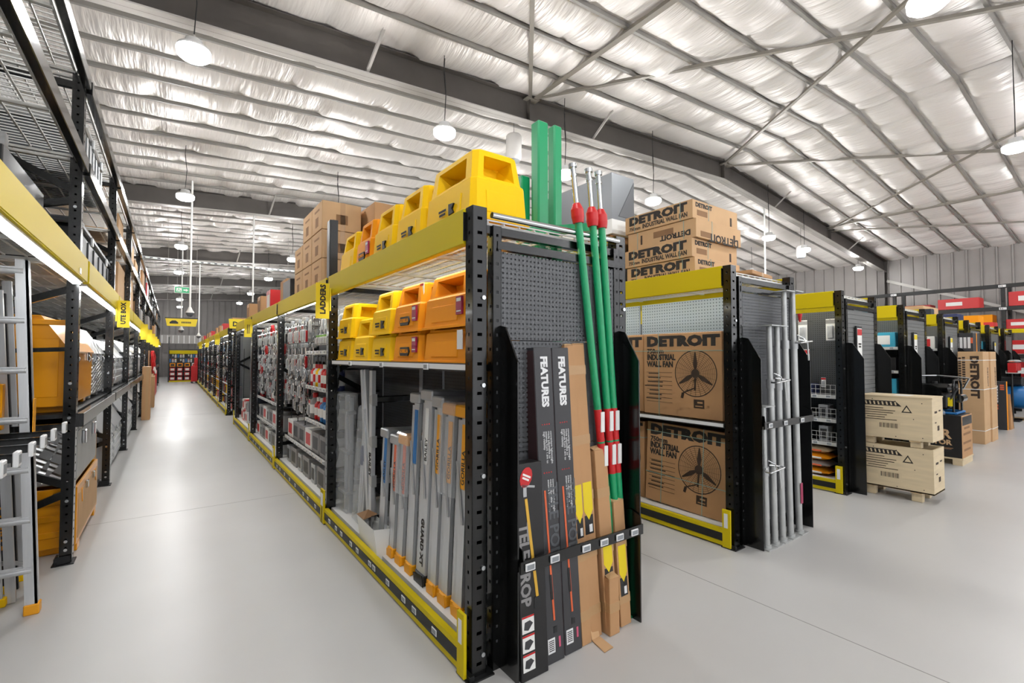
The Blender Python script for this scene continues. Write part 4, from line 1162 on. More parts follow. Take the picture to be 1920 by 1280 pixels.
o = empty('floor_carton', (13.72, 1.93, 0), 0, 'charcoal carton with orange side standing on the floor', 'carton')
bld('box', MB().cbox((0, 0, 0), (.10, .30, .98), .004, 'charcoal_box'), o); bld('orange_side', MB().box((0, -.002, .0), (.1, 0, .98), 'bin_orange'), o)
blocks(o, (0, .17, .72), .36, .10, 6, '-x', 'tag_white', True); blocks(o, (0, .17, .46), .12, .10, 2, '-x', 'orange_ink', True); blocks(o, (0, .06, .86), .12, .06, 3, '-x', 'orange_ink', True)
o = empty('timber_wedge', (13.86, 1.9, 0), 0, 'brown wedge-shaped board leaning against the charcoal carton', 'board')
bld('board', MB().prism([(0, 0), (.30, 0), (.02, .72), (0, .72)], 0, .2, 1, 'card'), o); bld('edge_strip', MB().bar((.3, -.001, 0), (.02, -.001, .72), .01, .01, 'card_dark'), o)
o = empty('air_compressor', (16.0, 1.7, 0), 0, 'blue round air compressor tank at the right edge', 'compressor')
bld('tank', MB().lathe([(.05, -.5), (.2, -.47), (.27, -.38), (.27, .38), (.2, .47), (.05, .5)], 20, 'blue', T=Matrix.Translation((.35, .5, .52)) @ Matrix.Rotation(R(90), 4, 'X')), o)
for y in (.1, .8): bld('foot', MB().box((.2, y, 0), (.5, y + .05, .27), 'blue'), o)
for y in (0.02, .95): bld('wheel', MB().cyl((.1, y, .12), (.1, y + .05, .12), .12, 14, 'black_plastic'), o)
bld('pump', MB().cbox((.2, .3, .8), (.5, .7, 1.0), .03, 'black_plastic'), o)
bld('pallet_deck', MB().box((.0, -.05, .0), (.7, 1.05, .02), 'ply_dark'), o)
# ------------------------------------------------------------------ small goods (one mesh per kind, copied)
GOODS = {}
def good(key, parts):
    GOODS[key] = [(n, mb.mesh(n)) for n, mb in parts]
def item(key, name, loc, label, cat, group, rz=0.0, sc=None, rot=None):
    ps = GOODS[key]
    if len(ps) == 1:
        o = put(name, ps[0][1], None, loc, rot or (0, 0, rz), sc)
        tag(o, label, cat, group)
        return o
    o = empty(name, loc, rz, label, cat, group, rot)
    if sc: o.scale = sc
    for n, me in ps: put(n, me, o)
    return o
# every good faces -x; hanging ones have their hook eye at the origin, standing ones their base
def blister(key, col, w=.08, h=.2, card='white'):
    good(key, [('card', MB().box((0, -w / 2, -h), (.003, w / 2, 0), card)), ('header', MB().box((-.001, -w / 2, -h * .22), (.004, w / 2, -h * .04), col)),
               ('blister', MB().cbox((-.022, -w * .33, -h * .92), (0, w * .33, -h * .3), .008, col if card != 'white' else 'silver_pack')), ('hook', MB().cyl((-.03, 0, -.008), (.34, 0, .0), .003, 5, 'chrome'))])
blister('bl_red', 'red'); blister('bl_white', 'grey_box'); blister('bl_yellow', 'yellow_sign'); blister('bl_black', 'black_plastic', card='black_box'); blister('bl_green', 'lime', .06, .12); blister('bl_blue', 'blue', card='blue'); blister('bl_navy', 'yellow_sign', .14, .24, 'navy')
def tool(key, col, L=.3):
    good(key, [('handle', MB().cbox((-.015, -.015, -L), (.015, .015, -L * .55), .006, col)), ('shaft', MB().cyl((0, 0, -L * .55), (0, 0, -.03), .008, 8, 'chrome')), ('head', MB().cbox((-.02, -.035, -.06), (.02, .035, -.01), .006, 'alu_dull')), ('hook', MB().cyl((-.03, 0, 0), (.34, 0, 0), .003, 5, 'chrome'))])
tool('tl_red', 'red'); tool('tl_black', 'black_plastic'); tool('tl_silver', 'alu_dull', .26); tool('tl_yellow', 'bin_yellow', .22)
def chain(key, m, n=9):
    mb = MB()
    for k in range(n):
        z = -.02 - k * .035; a = k % 2
        for i in range(6):
            t0, t1 = 2 * math.pi * i / 6, 2 * math.pi * (i + 1) / 6
            P = lambda t: ((.012 * math.cos(t), 0, z + .022 * math.sin(t)) if a else (0, .012 * math.cos(t), z + .022 * math.sin(t)))
            mb.cyl(P(t0), P(t1), .0035, 4, m, cap=False)
    good(key, [('links', mb), ('hook', MB().cyl((-.03, 0, 0), (.34, 0, 0), .003, 5, 'chrome'))])
chain('ch_silver', 'chrome'); chain('ch_black', 'black_plastic', 11)
def loop(key, m, r=.09):
    mb = MB()
    for q in range(2):
        pts = [(-.02 * q + .01 * math.sin(3 * t), r * .5 * math.sin(t) * (1 + .1 * q), -r - r * math.cos(t) * 1.15) for t in [i * math.pi / 6 for i in range(13)]]
        mb.tube(pts, .011, 6, m)
    good(key, [('coil', mb), ('tie', MB().cbox((-.035, -.018, -.13 - r * .2), (.03, .018, -.10 - r * .2), .004, 'white'))])
loop('lp_black', 'black_plastic', .09); loop('lp_grey', 'grey_plastic', .12); loop('lp_red', 'red', .07); loop('lp_silver', 'chrome', .09)
def bottle(key, col, cap, r=.045, h=.24):
    good(key, [('body', MB().lathe([(r * .9, 0), (r, .01), (r, h * .68), (r * .5, h * .8), (r * .42, h * .84)], 12, col)), ('cap', MB().lathe([(r * .5, h * .82), (r * .5, h), (r * .4, h * 1.01)], 12, cap)), ('body_label', MB().lathe([(r * 1.02, h * .2), (r * 1.02, h * .55)], 12, 'white' if col != 'white' else cap))])
bottle('bt_red', 'red', 'white'); bottle('bt_white', 'white', 'red'); bottle('bt_yellow', 'bin_yellow', 'red'); bottle('bt_blue', 'blue', 'red', .06, .26); bottle('bt_grey', 'grey_box', 'red', .06, .28); bottle('bt_tan', 'tan', 'white', .06, .28); bottle('bt_navy', 'navy', 'yellow_sign')
def jug(key, col, cap):
    good(key, [('body', MB().cbox((-.06, -.07, 0), (.06, .07, .22), .02, col).frustum((-.05, -.06), (.05, .06), (-.025, -.03), (.025, .03), .22, .27, col)), ('cap', MB().cyl((0, 0, .27), (0, 0, .31), .025, 10, cap)), ('handle', MB().tube([(-.0, .05, .25), (0, .09, .22), (0, .09, .12), (0, .06, .1)], .011, 6, col)), ('body_label', MB().box((-.063, -.05, .05), (-.06, .05, .17), 'white'))])
jug('jg_white', 'white', 'black_plastic'); jug('jg_grey', 'grey_box', 'red')
def carton(key, m, sx=.28, sy=.3, sz=.22, lab='white', tapec='tape'):
    good(key, [('box', MB().cbox((0, -sy / 2, 0), (sx, sy / 2, sz), .004, m)), ('front_print', MB().box((-.0012, -sy * .35, sz * .2), (0, sy * .35, sz * .8), lab)), ('tape_strip', MB().box((-.0008, -.025, -.0005), (sx + .0008, .025, sz + .0008), tapec))])
carton('cb_grey', 'grey_box', lab='charcoal_box', tapec='grey_box'); carton('cb_white', 'white', lab='red', tapec='white'); carton('cb_brown', 'card', lab='card_dark'); carton('cb_black', 'black_box', lab='red', tapec='black_box'); carton('cb_red', 'red', lab='white', tapec='red_deep'); carton('cb_cyan', 'cyan', lab='white', tapec='cyan'); carton('cb_yellow', 'bin_yellow', lab='black_box', tapec='bin_yellow'); carton('cb_navy', 'navy', lab='white', tapec='navy'); carton('cb_small', 'silver_pack', .2, .16, .2, 'charcoal_box', 'silver_pack'); carton('cb_orange', 'bin_orange', lab='black_box', tapec='bin_orange')
def bagk(key, m, lab, L=.3, W=.34, h=.08):
    vs = []; fs = []; nx, ny = 6, 6
    for i in range(nx + 1):
        for j in range(ny + 1):
            u, v = i / nx, j / ny
            b = (16 * u * (1 - u) * v * (1 - v)) ** .35
            vs.append((u * L, (v - .5) * W, h * .5 + h * .5 * b))
    off = len(vs)
    for i in range(nx + 1):
        for j in range(ny + 1):
            u, v = i / nx, j / ny
            b = (16 * u * (1 - u) * v * (1 - v)) ** .35
            vs.append((u * L, (v - .5) * W, h * .5 - h * .5 * b))
    for i in range(nx):
        for j in range(ny):
            a = i * (ny + 1) + j
            fs.append((a, a + 1, a + ny + 2, a + ny + 1)); fs.append((off + a, off + a + ny + 1, off + a + ny + 2, off + a + 1))
    good(key, [('sack', MB().add(vs, fs, m, True)), ('printed_band', MB().cbox((.0, -W * .25, h * .3), (L * .12, W * .25, h * .55), .004, lab))])
bagk('bg_orange', 'bin_orange', 'white'); bagk('bg_silver', 'silver_pack', 'orange_ink'); bagk('bg_tan', 'tan', 'orange_ink'); bagk('bg_black', 'black_plastic', 'white')
def case(key, m, trim, L=.6, W=.5, h=.3):
    mb = MB().cbox((0, 0, 0), (W, L, h), .03, m)
    ribs = [('rib', MB().cbox((-.012, L * (k + .5) / 6 - .02, .03), (.0, L * (k + .5) / 6 + .02, h - .04), .004, trim)) for k in range(6)]
    good(key, [('body', mb), ('lid', MB().cbox((-.015, -.015, h), (W + .015, L + .015, h + .05), .012, trim)), ('latch', MB().cbox((-.03, L * .2, h - .06), (-.012, L * .2 + .05, h + .02), .004, 'alu_dull')), ('latch', MB().cbox((-.03, L * .7, h - .06), (-.012, L * .7 + .05, h + .02), .004, 'alu_dull'))] + ribs)

def shelf_board(parent, x, y0, y1, z, d=.42, m='black_matt', basket=False):
    o = bld('shelf', MB().box((0, 0, -.02), (d, y1 - y0, 0), m).box((-.01, 0, -.03), (0, y1 - y0, .01), 'wire'), parent, (x - parent.location.x, y0 - parent.location.y, z))
    n = int((y1 - y0) / .14)
    for k in range(n): put('price_tag', TAGB, o, (-.02, .07 + k * .14, -.008))
    if basket:
        b = MB()
        for zz in (.02, .07, .12): b.box((-.006, 0, zz), (-.001, y1 - y0, zz + .004), 'wire')
        for k in range(int((y1 - y0) / .05) + 1): b.box((-.006, k * .05, 0), (-.002, k * .05 + .003, .125), 'wire')
        bld('basket_front', b, o)
    return o
XB = 1.69 - .012
# ---- second bay of the first run: packaged goods beside the ladders
GB = 'packaged goods in the second bay'
yA, yB_ = 4.56, 6.93
for z in (1.545, 1.165, .80, .45): shelf_board(g1, 1.25, yA, 5.75 if z > .5 else yB_, z, d=.42)
r = random.Random(3)
y = yA + .07
row = 0
for y in [4.62 + .085 * k for k in range(13)]:
    item(r.choice(['tl_silver', 'ch_silver', 'bl_white']), 'hanging_hardware', (1.36, y, 1.97), 'silver hardware hanging in the top row beside the ladders sign', 'hardware', GB)
for k, y in enumerate([4.63 + .075 * k for k in range(15)]):
    key = 'bl_yellow' if k in (2, 3) else 'bl_red' if k in (0, 1) else 'bl_green'
    item(key, 'hanging_pack', (1.34, y, 1.74 if key == 'bl_green' else 1.80), {'bl_green': 'small green pack hanging under the top hooks', 'bl_yellow': 'yellow headed pack hanging near the ladders sign', 'bl_red': 'red headed pack hanging near the ladders sign'}[key], 'pack', GB)
for k, y in enumerate([4.66 + .16 * q for q in range(7)]):
    key = 'bl_navy' if k < 2 else 'bl_black'
    item(key, 'hanging_pack', (1.33, y, 1.50), 'navy and yellow pack hanging above the bottles' if k < 2 else 'dark pack hanging above the bottles', 'pack', GB)
for k in range(5): item('bl_yellow', 'hanging_pack', (1.345, 4.98 + .13 * k, 1.36), 'yellow label pack hanging behind the dark packs', 'pack', GB)
for k, key in enumerate(['bt_navy', 'bt_white', 'bt_white', 'bt_yellow', 'bt_red', 'bt_red', 'bt_white', 'bt_yellow', 'bt_white', 'bt_red']):
    item(key, 'spray_bottle', (1.31, 4.63 + .11 * k, 1.167), {'bt_navy': 'navy spray can with yellow cap on the bottle shelf', 'bt_white': 'white bottle with red cap on the bottle shelf', 'bt_yellow': 'yellow bottle with red cap on the bottle shelf', 'bt_red': 'red bottle with white cap on the bottle shelf'}[key], 'bottle', GB)
for k, key in enumerate(['jg_white', 'jg_white', 'jg_grey', 'bt_blue', 'bt_blue', 'bt_red', 'bt_red', 'bt_grey']):
    item(key, 'cleaner_jug', (1.33, 4.64 + .145 * k, .802), {'jg_white': 'white jug with black cap on the jug shelf', 'jg_grey': 'grey jug with red cap on the jug shelf', 'bt_blue': 'blue bottle with red cap on the jug shelf', 'bt_red': 'red bottle with white cap on the jug shelf', 'bt_grey': 'grey bottle with red cap on the jug shelf'}[key], 'jug', GB)
for k in range(7):
    item('cb_grey' if k % 3 else 'cb_white', 'boxed_tool', (1.27, 4.74 + .33 * k, .452), 'grey boxed tool on the low shelf beside the ladders' if k % 3 else 'white and red boxed tool on the low shelf', 'box', GB)
for k in range(7):
    item('cb_grey' if k % 2 else 'cb_small', 'boxed_tool', (1.25, 4.74 + .33 * k, .137), 'big grey box on the base shelf of the second bay' if k % 2 else 'silver box on the base shelf of the second bay', 'box', GB)
for z, keys in ((1.97, ['tl_silver', 'tl_red', 'ch_silver', 'bl_white']), (1.66, ['tl_red', 'ch_silver', 'tl_silver']), (1.34, ['ch_silver', 'tl_black', 'tl_red', 'lp_silver']), (1.0, ['ch_black', 'tl_silver', 'bl_red', 'lp_silver'])):
    for k in range(11):
        key = keys[(k * 7 + int(z * 10)) % len(keys)]
        nm = {'tl_silver': 'silver hand tool', 'tl_red': 'red handled hand tool', 'lp_black': 'black coiled lead', 'ch_silver': 'silver chain', 'tl_black': 'black handled hand tool', 'lp_silver': 'silver wire coil', 'ch_black': 'black chain', 'bl_red': 'red headed pack', 'bl_white': 'white pack'}[key]
        item(key, 'hanging_tool', (1.30 + .06 * (k % 2), 5.82 + .1 * k, z), nm + ' hanging on the deep pegboard of the second bay', 'tool', GB)
for z, ks in ((1.86, ['bl_white', 'ch_silver', 'bl_red']), (1.52, ['ch_silver', 'bl_white', 'tl_silver']), (1.2, ['tl_silver', 'bl_white', 'ch_silver'])):
    for k in range(9):
        key = ks[(k * 2 + int(z * 10)) % 3]
        item(key, 'hanging_hardware', (1.245, 5.86 + .12 * k, z), {'bl_white': 'white carded hardware', 'ch_silver': 'silver chain length', 'bl_red': 'red carded hardware', 'tl_silver': 'silver pull tool'}[key] + ' hanging in front of the second bay tools', 'hardware', GB)
    for k in range(12):
        key = ks[(k * 2 + int(z * 10) + 1) % 3]
        item(key, 'hanging_hardware', (1.24, 7.2 + .19 * k, z), {'bl_white': 'white carded hardware', 'ch_silver': 'silver chain length', 'bl_red': 'red carded hardware', 'tl_silver': 'silver pull tool'}[key] + ' hanging in front of the third bay tools', 'hardware', 'goods in the third bay')
# straps hanging at the divider beside the ladders
for k, (key, z) in enumerate((('lp_grey', 1.5), ('lp_black', 1.35), ('lp_grey', 1.15), ('lp_black', .95), ('lp_grey', .75))):
    item(key, 'strap_coil', (1.24, 4.52 + .012 * (k % 2), z), 'grey and black webbing coil hanging down the divider post by the ladders', 'strap', GB)
# ---- third bay: hanging tools over shelves
GC = 'goods in the third bay'
for z in (.80, .45): shelf_board(g1, 1.25, 7.09, 9.46, z, d=.42)
for z in (1.97, 1.66, 1.34, 1.04):
    for k in range(17):
        key = ['tl_red', 'tl_silver', 'ch_silver', 'bl_red', 'tl_black', 'lp_silver', 'bl_white', 'tl_silver', 'lp_red'][(k * 5 + int(z * 7)) % 9]
        nm = {'tl_silver': 'silver tool', 'tl_red': 'red handled tool', 'lp_red': 'red coiled lead', 'ch_silver': 'silver chain', 'tl_black': 'black handled tool', 'lp_silver': 'silver wire coil', 'bl_white': 'white pack', 'bl_red': 'red headed pack'}[key]
        item(key, 'hanging_tool', (1.29 + .06 * (k % 2), 7.16 + .135 * k, z), nm + ' hanging in the third bay', 'tool', GC)
for k in range(8): item(['bg_black', 'cb_small', 'lp_black', 'cb_red'][k % 4], 'stacked_good', (1.28, 7.25 + .29 * k, .802 + (.3 if k % 4 == 2 else 0)), ('black bag', 'silver box', 'black hose coil', 'red box')[k % 4] + ' on the third bay shelf', 'goods', GC)
for k in range(8): item(['cb_grey', 'cb_small', 'cb_white'][k % 3], 'boxed_tool', (1.26, 7.25 + .3 * k, .452), ('grey box', 'silver box', 'white box')[k % 3] + ' on the low shelf of the third bay', 'box', GC)
for k in range(8): item(['cb_small', 'cb_white', 'cb_grey'][k % 3], 'boxed_tool', (1.25, 7.25 + .3 * k, .137), ('silver box', 'white box', 'grey box')[k % 3] + ' on the base shelf of the third bay', 'box', GC)
# ---- fourth bay: grey sheets, hoses and a blue cabinet
o = empty('display_cabinet', (1.30, 9.75, .137), 0, 'dark blue storage cabinet in the fourth bay', 'cabinet')
bld('body', MB().cbox((0, 0, 0), (.36, 1.2, 1.75), .008, 'dark_blue'), o)
for q in (0, 1):
    d_ = bld('door', MB().cbox((-.012, .02 + q * .59, .05), (0, .58 + q * .59, 1.2), .004, 'dark_blue'), o); bld('handle', MB().box((-.03, .5 + q * .12, .6), (-.012, .53 + q * .12, .75), 'chrome'), d_)
bld('window_panel', MB().box((-.006, .05, 1.3), (0, 1.15, 1.62), 'alu_dark'), o)
for k in range(9): item('lp_grey', 'hose_coil', (1.24, 9.62 + .03 * (k % 2), 1.75 - .16 * k), 'grey hose coil hanging beside the blue cabinet', 'hose', 'hose coils in the fourth bay')
for k in range(8): item(['cb_white', 'cb_small', 'cb_red'][k % 3], 'boxed_tool', (1.25, 11.05 + .22 * (k % 4), .137 + .23 * (k // 4)), ('white box', 'silver box', 'red box')[k % 3] + ' stacked in the fourth bay', 'box', 'boxes in the fourth bay')
# ---- far run down the left aisle
r = random.Random(11)
for b in range(7):
    y0 = 13.95 + b * BAY
    for z in (1.9, 1.5, 1.1):
        for k in range(6):
            key = r.choice(['tl_red', 'lp_silver', 'lp_black', 'ch_silver', 'bl_red', 'lp_grey', 'bl_yellow', 'bl_blue'])
            item(key, 'hanging_tool', (1.25, y0 + .2 + .4 * k, z), {'tl_red': 'red handled tool', 'lp_silver': 'silver wire coil', 'lp_black': 'black coiled lead', 'ch_silver': 'silver chain', 'bl_red': 'red headed pack', 'lp_grey': 'grey coiled hose', 'bl_yellow': 'yellow headed pack', 'bl_blue': 'blue pack'}[key] + ' hanging in %s bay of the far run' % ('the first', 'the second', 'the third', 'the fourth', 'the fifth', 'the sixth', 'the last')[b], 'tool', 'goods on the far run', sc=(1, 1.7, 1.4))
    for z, n in ((.137, 5), (.45, 5), (.75, 4)):
        if z > .2: shelf_board(G[8], 1.24, y0 + .06, y0 + BAY - .06, z, d=.4)
        for k in range(n):
            key = r.choice(['cb_red', 'cb_grey', 'cb_white', 'cb_yellow', 'cb_black', 'cb_small'])
            item(key, 'boxed_tool', (1.26, y0 + .3 + .48 * k, z + .002), {'cb_red': 'red box', 'cb_grey': 'grey box', 'cb_white': 'white box', 'cb_yellow': 'yellow box', 'cb_black': 'black box', 'cb_small': 'small silver box'}[key] + ' on %s of %s far run bay' % ('the base' if z < .2 else 'the low shelf' if z < .5 else 'the middle shelf', ('the first', 'the second', 'the third', 'the fourth', 'the fifth', 'the sixth', 'the last')[b]), 'box', 'boxes on the far run')
# ---- tops of the first run: cartons and bags
def bigbox(loc, sx, sy, sz, m, label, cat='carton', tape='tape', group=None, rz=0.0, printed=None):
    o = empty('carton', loc, rz, label, cat, group)
    bld('box', MB().cbox((0, 0, 0), (sx, sy, sz), .005, m), o)
    bld('tape_strip', MB().box((sx * .46, -.001, -.0005), (sx * .46 + .05, sy + .001, sz + .001), tape), o)
    if printed:
        plate('printed_mark', o, (0, sy * .5, sz * .35), .12, .10, printed, '-x', .001); plate('printed_mark', o, (0, sy * .5, sz * .75), .2, .02, printed, '-x', .001)
        plate('printed_mark', o, (sx * .5, 0, sz * .4), .12, .10, printed, '-y', .001)
    return o
for i, (y0, n, w_) in enumerate(((5.02, 3, .42), (5.46, 3, .42), (5.90, 2, .42))):
    for k in range(n):
        bigbox((1.22, y0, 2.205 + .30 * k), .40, w_, .295, 'card_pale', ('brown carton in the %s column, %s of the pile above the ladders sign' % (('front', 'middle', 'rear')[i], ('bottom', 'second', 'top')[k])), printed='card_dark', group='carton pile on the first run')
bigbox((1.66, 4.72, 2.205), .42, .62, .88, 'card', 'large brown carton behind the carton pile', printed='card_dark')
bigbox((1.22, 4.72, 2.205), .06, .1, .62, 'black_plastic', 'tall black upright box between bins and cartons', 'box', 'black_plastic')
bigbox((1.25, 6.75, 2.205), .4, .5, .32, 'black_plastic', 'black carton beyond the carton pile', 'box', 'black_plastic')
bigbox((1.3, 7.3, 2.205), .4, .45, .4, 'card', 'single brown carton beyond the black carton')
for k, (y, m_, lab) in enumerate(((8.0, 'bg_black', 'black bag lying on the third bay header'), (8.5, 'cb_red', 'red box lying on the third bay header'), (8.9, 'bg_silver', 'silver bag on the third bay header'), (9.5, 'cb_brown', 'brown carton on the fourth bay header'), (10.2, 'bg_black', 'black bag on the fourth bay header'), (11.0, 'cb_brown', 'last brown carton before the gap in the run'))):
    item(m_, 'top_stock', (1.25, y, 2.206), lab, 'stock', 'stock on the first run headers', sc=(1.3, 1.3, 1.6))
for k in range(12): item(['cb_brown', 'bg_black', 'cb_red', 'cb_brown'][k % 4], 'top_stock', (1.25, 14.4 + 1.35 * k, 2.206), 'stock lying on the far run header', 'stock', 'stock on the far run header', sc=(1.3, 1.6, 1.3))

# ------------------------------------------------------------------ third run: blister packs, baskets, sacks
GD = 'goods on the third run'
for k, (y, z, key, lab) in enumerate(((2.28, 1.93, 'bl_white', 'white blister pack nearest the third run post'), (2.58, 1.93, 'bl_white', 'white blister pack, second in the top row'), (2.92, 1.93, 'bl_white', 'white blister pack, third in the top row'), (3.25, 1.93, 'bl_white', 'white blister pack, last in the top row'),
                                     (2.56, 1.58, 'bl_red', 'red and white blister pack in the second row'), (2.84, 1.55, 'bl_blue', 'blue pack with red header in the second row'), (3.15, 1.55, 'bl_white', 'white blister pack in the second row'))):
    item(key, 'blister_pack', (6.20, y, z), lab, 'pack', GD, sc=(1, 1.25, 1.25))
for z in (1.05, .78, .52): shelf_board(g3, 6.03, 2.18, 4.6, z, d=.44, basket=True)
for k in range(8): item(['bl_red', 'cb_navy', 'cb_white'][k % 3], 'boxed_good', (6.08, 2.32 + .2 * k, 1.052 + (.2 if k % 3 == 0 else 0)), ('red topped card', 'navy box', 'white box')[k % 3] + ' in the upper basket of the third run', 'box', GD, sc=(.6, .6, .55))
for k in range(8): item('bg_silver' if k % 2 else 'cb_small', 'bagged_good', (6.08, 2.33 + .2 * k, .782), 'clear bag of fittings in the middle basket' if k % 2 else 'small silver box in the middle basket', 'bag', GD, sc=(.8, .6, .8))
for k in range(8): item('bg_black' if k % 2 else 'cb_small', 'bagged_good', (6.08, 2.33 + .2 * k, .522), 'black bag in the lower basket' if k % 2 else 'small silver box in the lower basket', 'bag', GD, sc=(.8, .6, .9))
for c in range(3):
    for k in range(4): item(['bg_orange', 'bg_silver', 'bg_orange', 'bg_tan'][(k + c) % 4], 'sack', (6.02, 2.42 + .37 * c, .137 + .083 * k), ('orange sack', 'silver sack', 'orange sack', 'tan sack')[(k + c) % 4] + ' stacked on the third run base', 'sack', GD)
# ------------------------------------------------------------------ fourth to last runs
r = random.Random(5)
for i, x in ((3, 8.36), (4, 10.70), (5, 13.0), (6, 15.4), (7, 17.7)):
    y0 = G[i].location.y
    GE = 'goods on the %s run' % ('fourth', 'fifth', 'sixth', 'seventh', 'last')[i - 3]
    for z in (1.62, 1.28, .95, .55):
        shelf_board(G[i], x + .05, y0 + .06, y0 + BAY - .06, z, d=.42)
    for z, keys, h in ((1.622, ['cb_cyan', 'cb_white', 'cb_black'], 1.0), (1.282, ['cb_black', 'cb_cyan', 'bg_black'], .9), (.952, ['cb_cyan', 'cb_yellow', 'cb_black'], 1.0), (.552, ['cb_yellow', 'cb_black', 'cb_cyan'], 1.0), (.137, ['cb_black', 'cb_red', 'cb_grey'], 1.0)):
        for k in range(5):
            key = keys[(k + i) % 3]
            item(key, 'tool_case', (x + .08, y0 + .3 + .46 * k, z), {'cb_cyan': 'cyan tool case', 'cb_white': 'white tool box', 'cb_black': 'black tool box', 'bg_black': 'black tool bag', 'cb_yellow': 'yellow tool case', 'cb_red': 'red tool case', 'cb_grey': 'grey tool box'}[key] + ' on the %s run' % ('fourth', 'fifth', 'sixth', 'seventh', 'last')[i - 3], 'tool case', GE, sc=(1.2, 1.35, h))
# stock on top of the right-hand runs
for x, y, sx, sy, sz, m, lab in ((5.9 + .12, 4.3, .35, .4, .12, 'black_plastic', 'black case on the third run header'), (4.02, 3.6, .45, .5, .14, 'charcoal_box', 'charcoal carton on the second run deck'),
                                 (8.5, 2.9, .5, .75, .20, 'cyan', 'cyan tool carton on top of the fourth run'), (10.95, 2.55, .95, .8, .20, 'card_pale', 'long pale carton on top of the fifth run'), (10.75, 2.4, .2, .3, .12, 'dark_blue', 'small dark blue carton on the fifth run header'),
                                 (13.05, 2.5, .5, .5, .16, 'navy', 'navy carton on top of the sixth run'), (15.5, 2.6, .5, .5, .25, 'bin_orange', 'orange carton on top of the seventh run'), (17.8, 2.7, .5, .5, .2, 'red', 'red carton on top of the last run')):
    bigbox((x, y, 2.206), sx, sy, sz, m, lab, tape=m if m not in ('card', 'card_pale') else 'tape')
# notices on the slatted ends
for i in (2, 3, 4, 5, 6):
    b = bld('notice_board', MB().cbox((0, 0, 0), (.16, .02, .42), .003, 'black_plastic'), G[i], (.30, -.06, 1.42))
    plate('notice_paper', b, (.08, 0, .21), .13, .37, 'white', '-y', .002)
    plate('notice_header', b, (.08, -.002, .35), .13, .07, 'red' if i == 2 else 'yellow_sign', '-y', .001)
    words(b, (.08, -.002, .2), .08, .06, '-y', 'ink', 2)
# red bagged goods hanging at the end of the sixth run, charcoal tool carton on the fifth
o = empty('basket_stand', (15.62, 2.0, 0), 0, 'wire basket stand of red packs beside the seventh run end', 'stand')
bld('base', MB().box((0, 0, 0), (.7, .2, .02), 'black_matt'), o); bld('pole', MB().cyl((.35, .15, .02), (.35, .15, 1.55), .02, 8, 'black_matt'), o)
bld('tray', MB().box((0, 0, 1.10), (.7, .2, 1.115), 'wire').box((0, 0, 1.115), (.7, .006, 1.16), 'wire').box((0, .194, 1.115), (.7, .2, 1.16), 'wire'), o)
for k in range(3): bigbox((15.65 + .22 * k, 2.03, 1.116), .19, .14, .22, 'red', ('first', 'second', 'third')[k] + ' red pack in the wire basket stand', 'pack', 'red_deep')
for k in range(3): item('bg_silver', 'bagged_good', (15.66 + .22 * k, 2.10, 1.338), ('first', 'second', 'third')[k] + ' clear bag lying on the red packs', 'bag', 'bags on the basket stand', sc=(.6, .5, .9))
o = bigbox((11.75, 2.05, 1.58), .5, .2, .34, 'charcoal_box', 'charcoal printed carton lying on the tall brown cartons', tape='bin_orange')
blocks(o, (0, .11, .16), .16, .2, 3, '-x', 'tag_white'); plate('orange_mark', o, (0, .02, .2), .03, .1, 'orange_ink', '-x', .001)
# ------------------------------------------------------------------ tall left rack: tool boxes
def gullwing(y0, L, z, h, m, label, x0=-1.55, x1=-.64, feet=True, chamfer=.16, ribs=0, latches=True, number=None):
    """vehicle tool box: sloped front top, lid lip, latches; front faces +x"""
    o = empty('truck_box', (x0, y0, z), 0, label, 'tool box', 'vehicle tool boxes on the left rack')
    D = x1 - x0; b = .05 if feet else 0
    bld('body', MB().prism([(0, b), (D, b), (D, b + (h - b) * .62), (D - chamfer, h), (0, h)], 0, L, 1, m), o)
    bld('lid_lip', MB().prism([(D + .006, b + (h - b) * .60), (D + .014, b + (h - b) * .62), (D - chamfer + .006, h + .012), (-.006, h + .012), (-.006, h), (D - chamfer, h)], -.008, L + .008, 1, m), o)
    if feet:
        for y in (.08, L - .22): bld('foot', MB().cbox((.05, y, 0), (D - .03, y + .14, b), .004, m if m == 'steel_orange' else 'alu_dull'), o)
    if latches:
        for y in (L * .25, L * .75):
            l = bld('latch', MB().cbox((D, y - .04, b + (h - b) * .5), (D + .014, y + .04, b + (h - b) * .62), .004, 'chrome'), o)
            bld('latch_lever', MB().tube([(D + .014, y, b + (h - b) * .58), (D + .03, y, b + (h - b) * .53), (D + .016, y, b + (h - b) * .48)], .006, 6, 'chrome'), l)
    for k in range(ribs):
        bld('rib', MB().cbox((D - .001, .04, b + .04 + k * (h - b) * .52 / ribs), (D + .010, L - .04, b + .04 + (k + .5) * (h - b) * .52 / ribs), .003, m), o)
    if number: text(number, o, (D + .012, L * .4, b + (h - b) * .25), '+x', size=.13, bold=.004, m='ink')
    return o
zS1 = 1.071
o = gullwing(4.88, 1.30, zS1, .72, 'steel_orange', 'orange steel site box on the shelf beside the front upright', feet=True)
bld('recessed_panel', MB().cbox((.06, -.006, .12), (.86, 0, .56), .004, 'steel_orange'), o)
bld('drop_handle', MB().tube([(.3, 0, .60), (.3, -.03, .60), (.6, -.03, .60), (.6, 0, .60)], .008, 6, 'steel_orange'), o)
bld('top_lip', MB().cbox((-.01, -.02, .66), (.92, 0, .70), .005, 'steel_orange'), o)
gullwing(6.23, .92, zS1, .70, 'tread', 'tread plate tool box on the shelf beside the orange one', ribs=0)
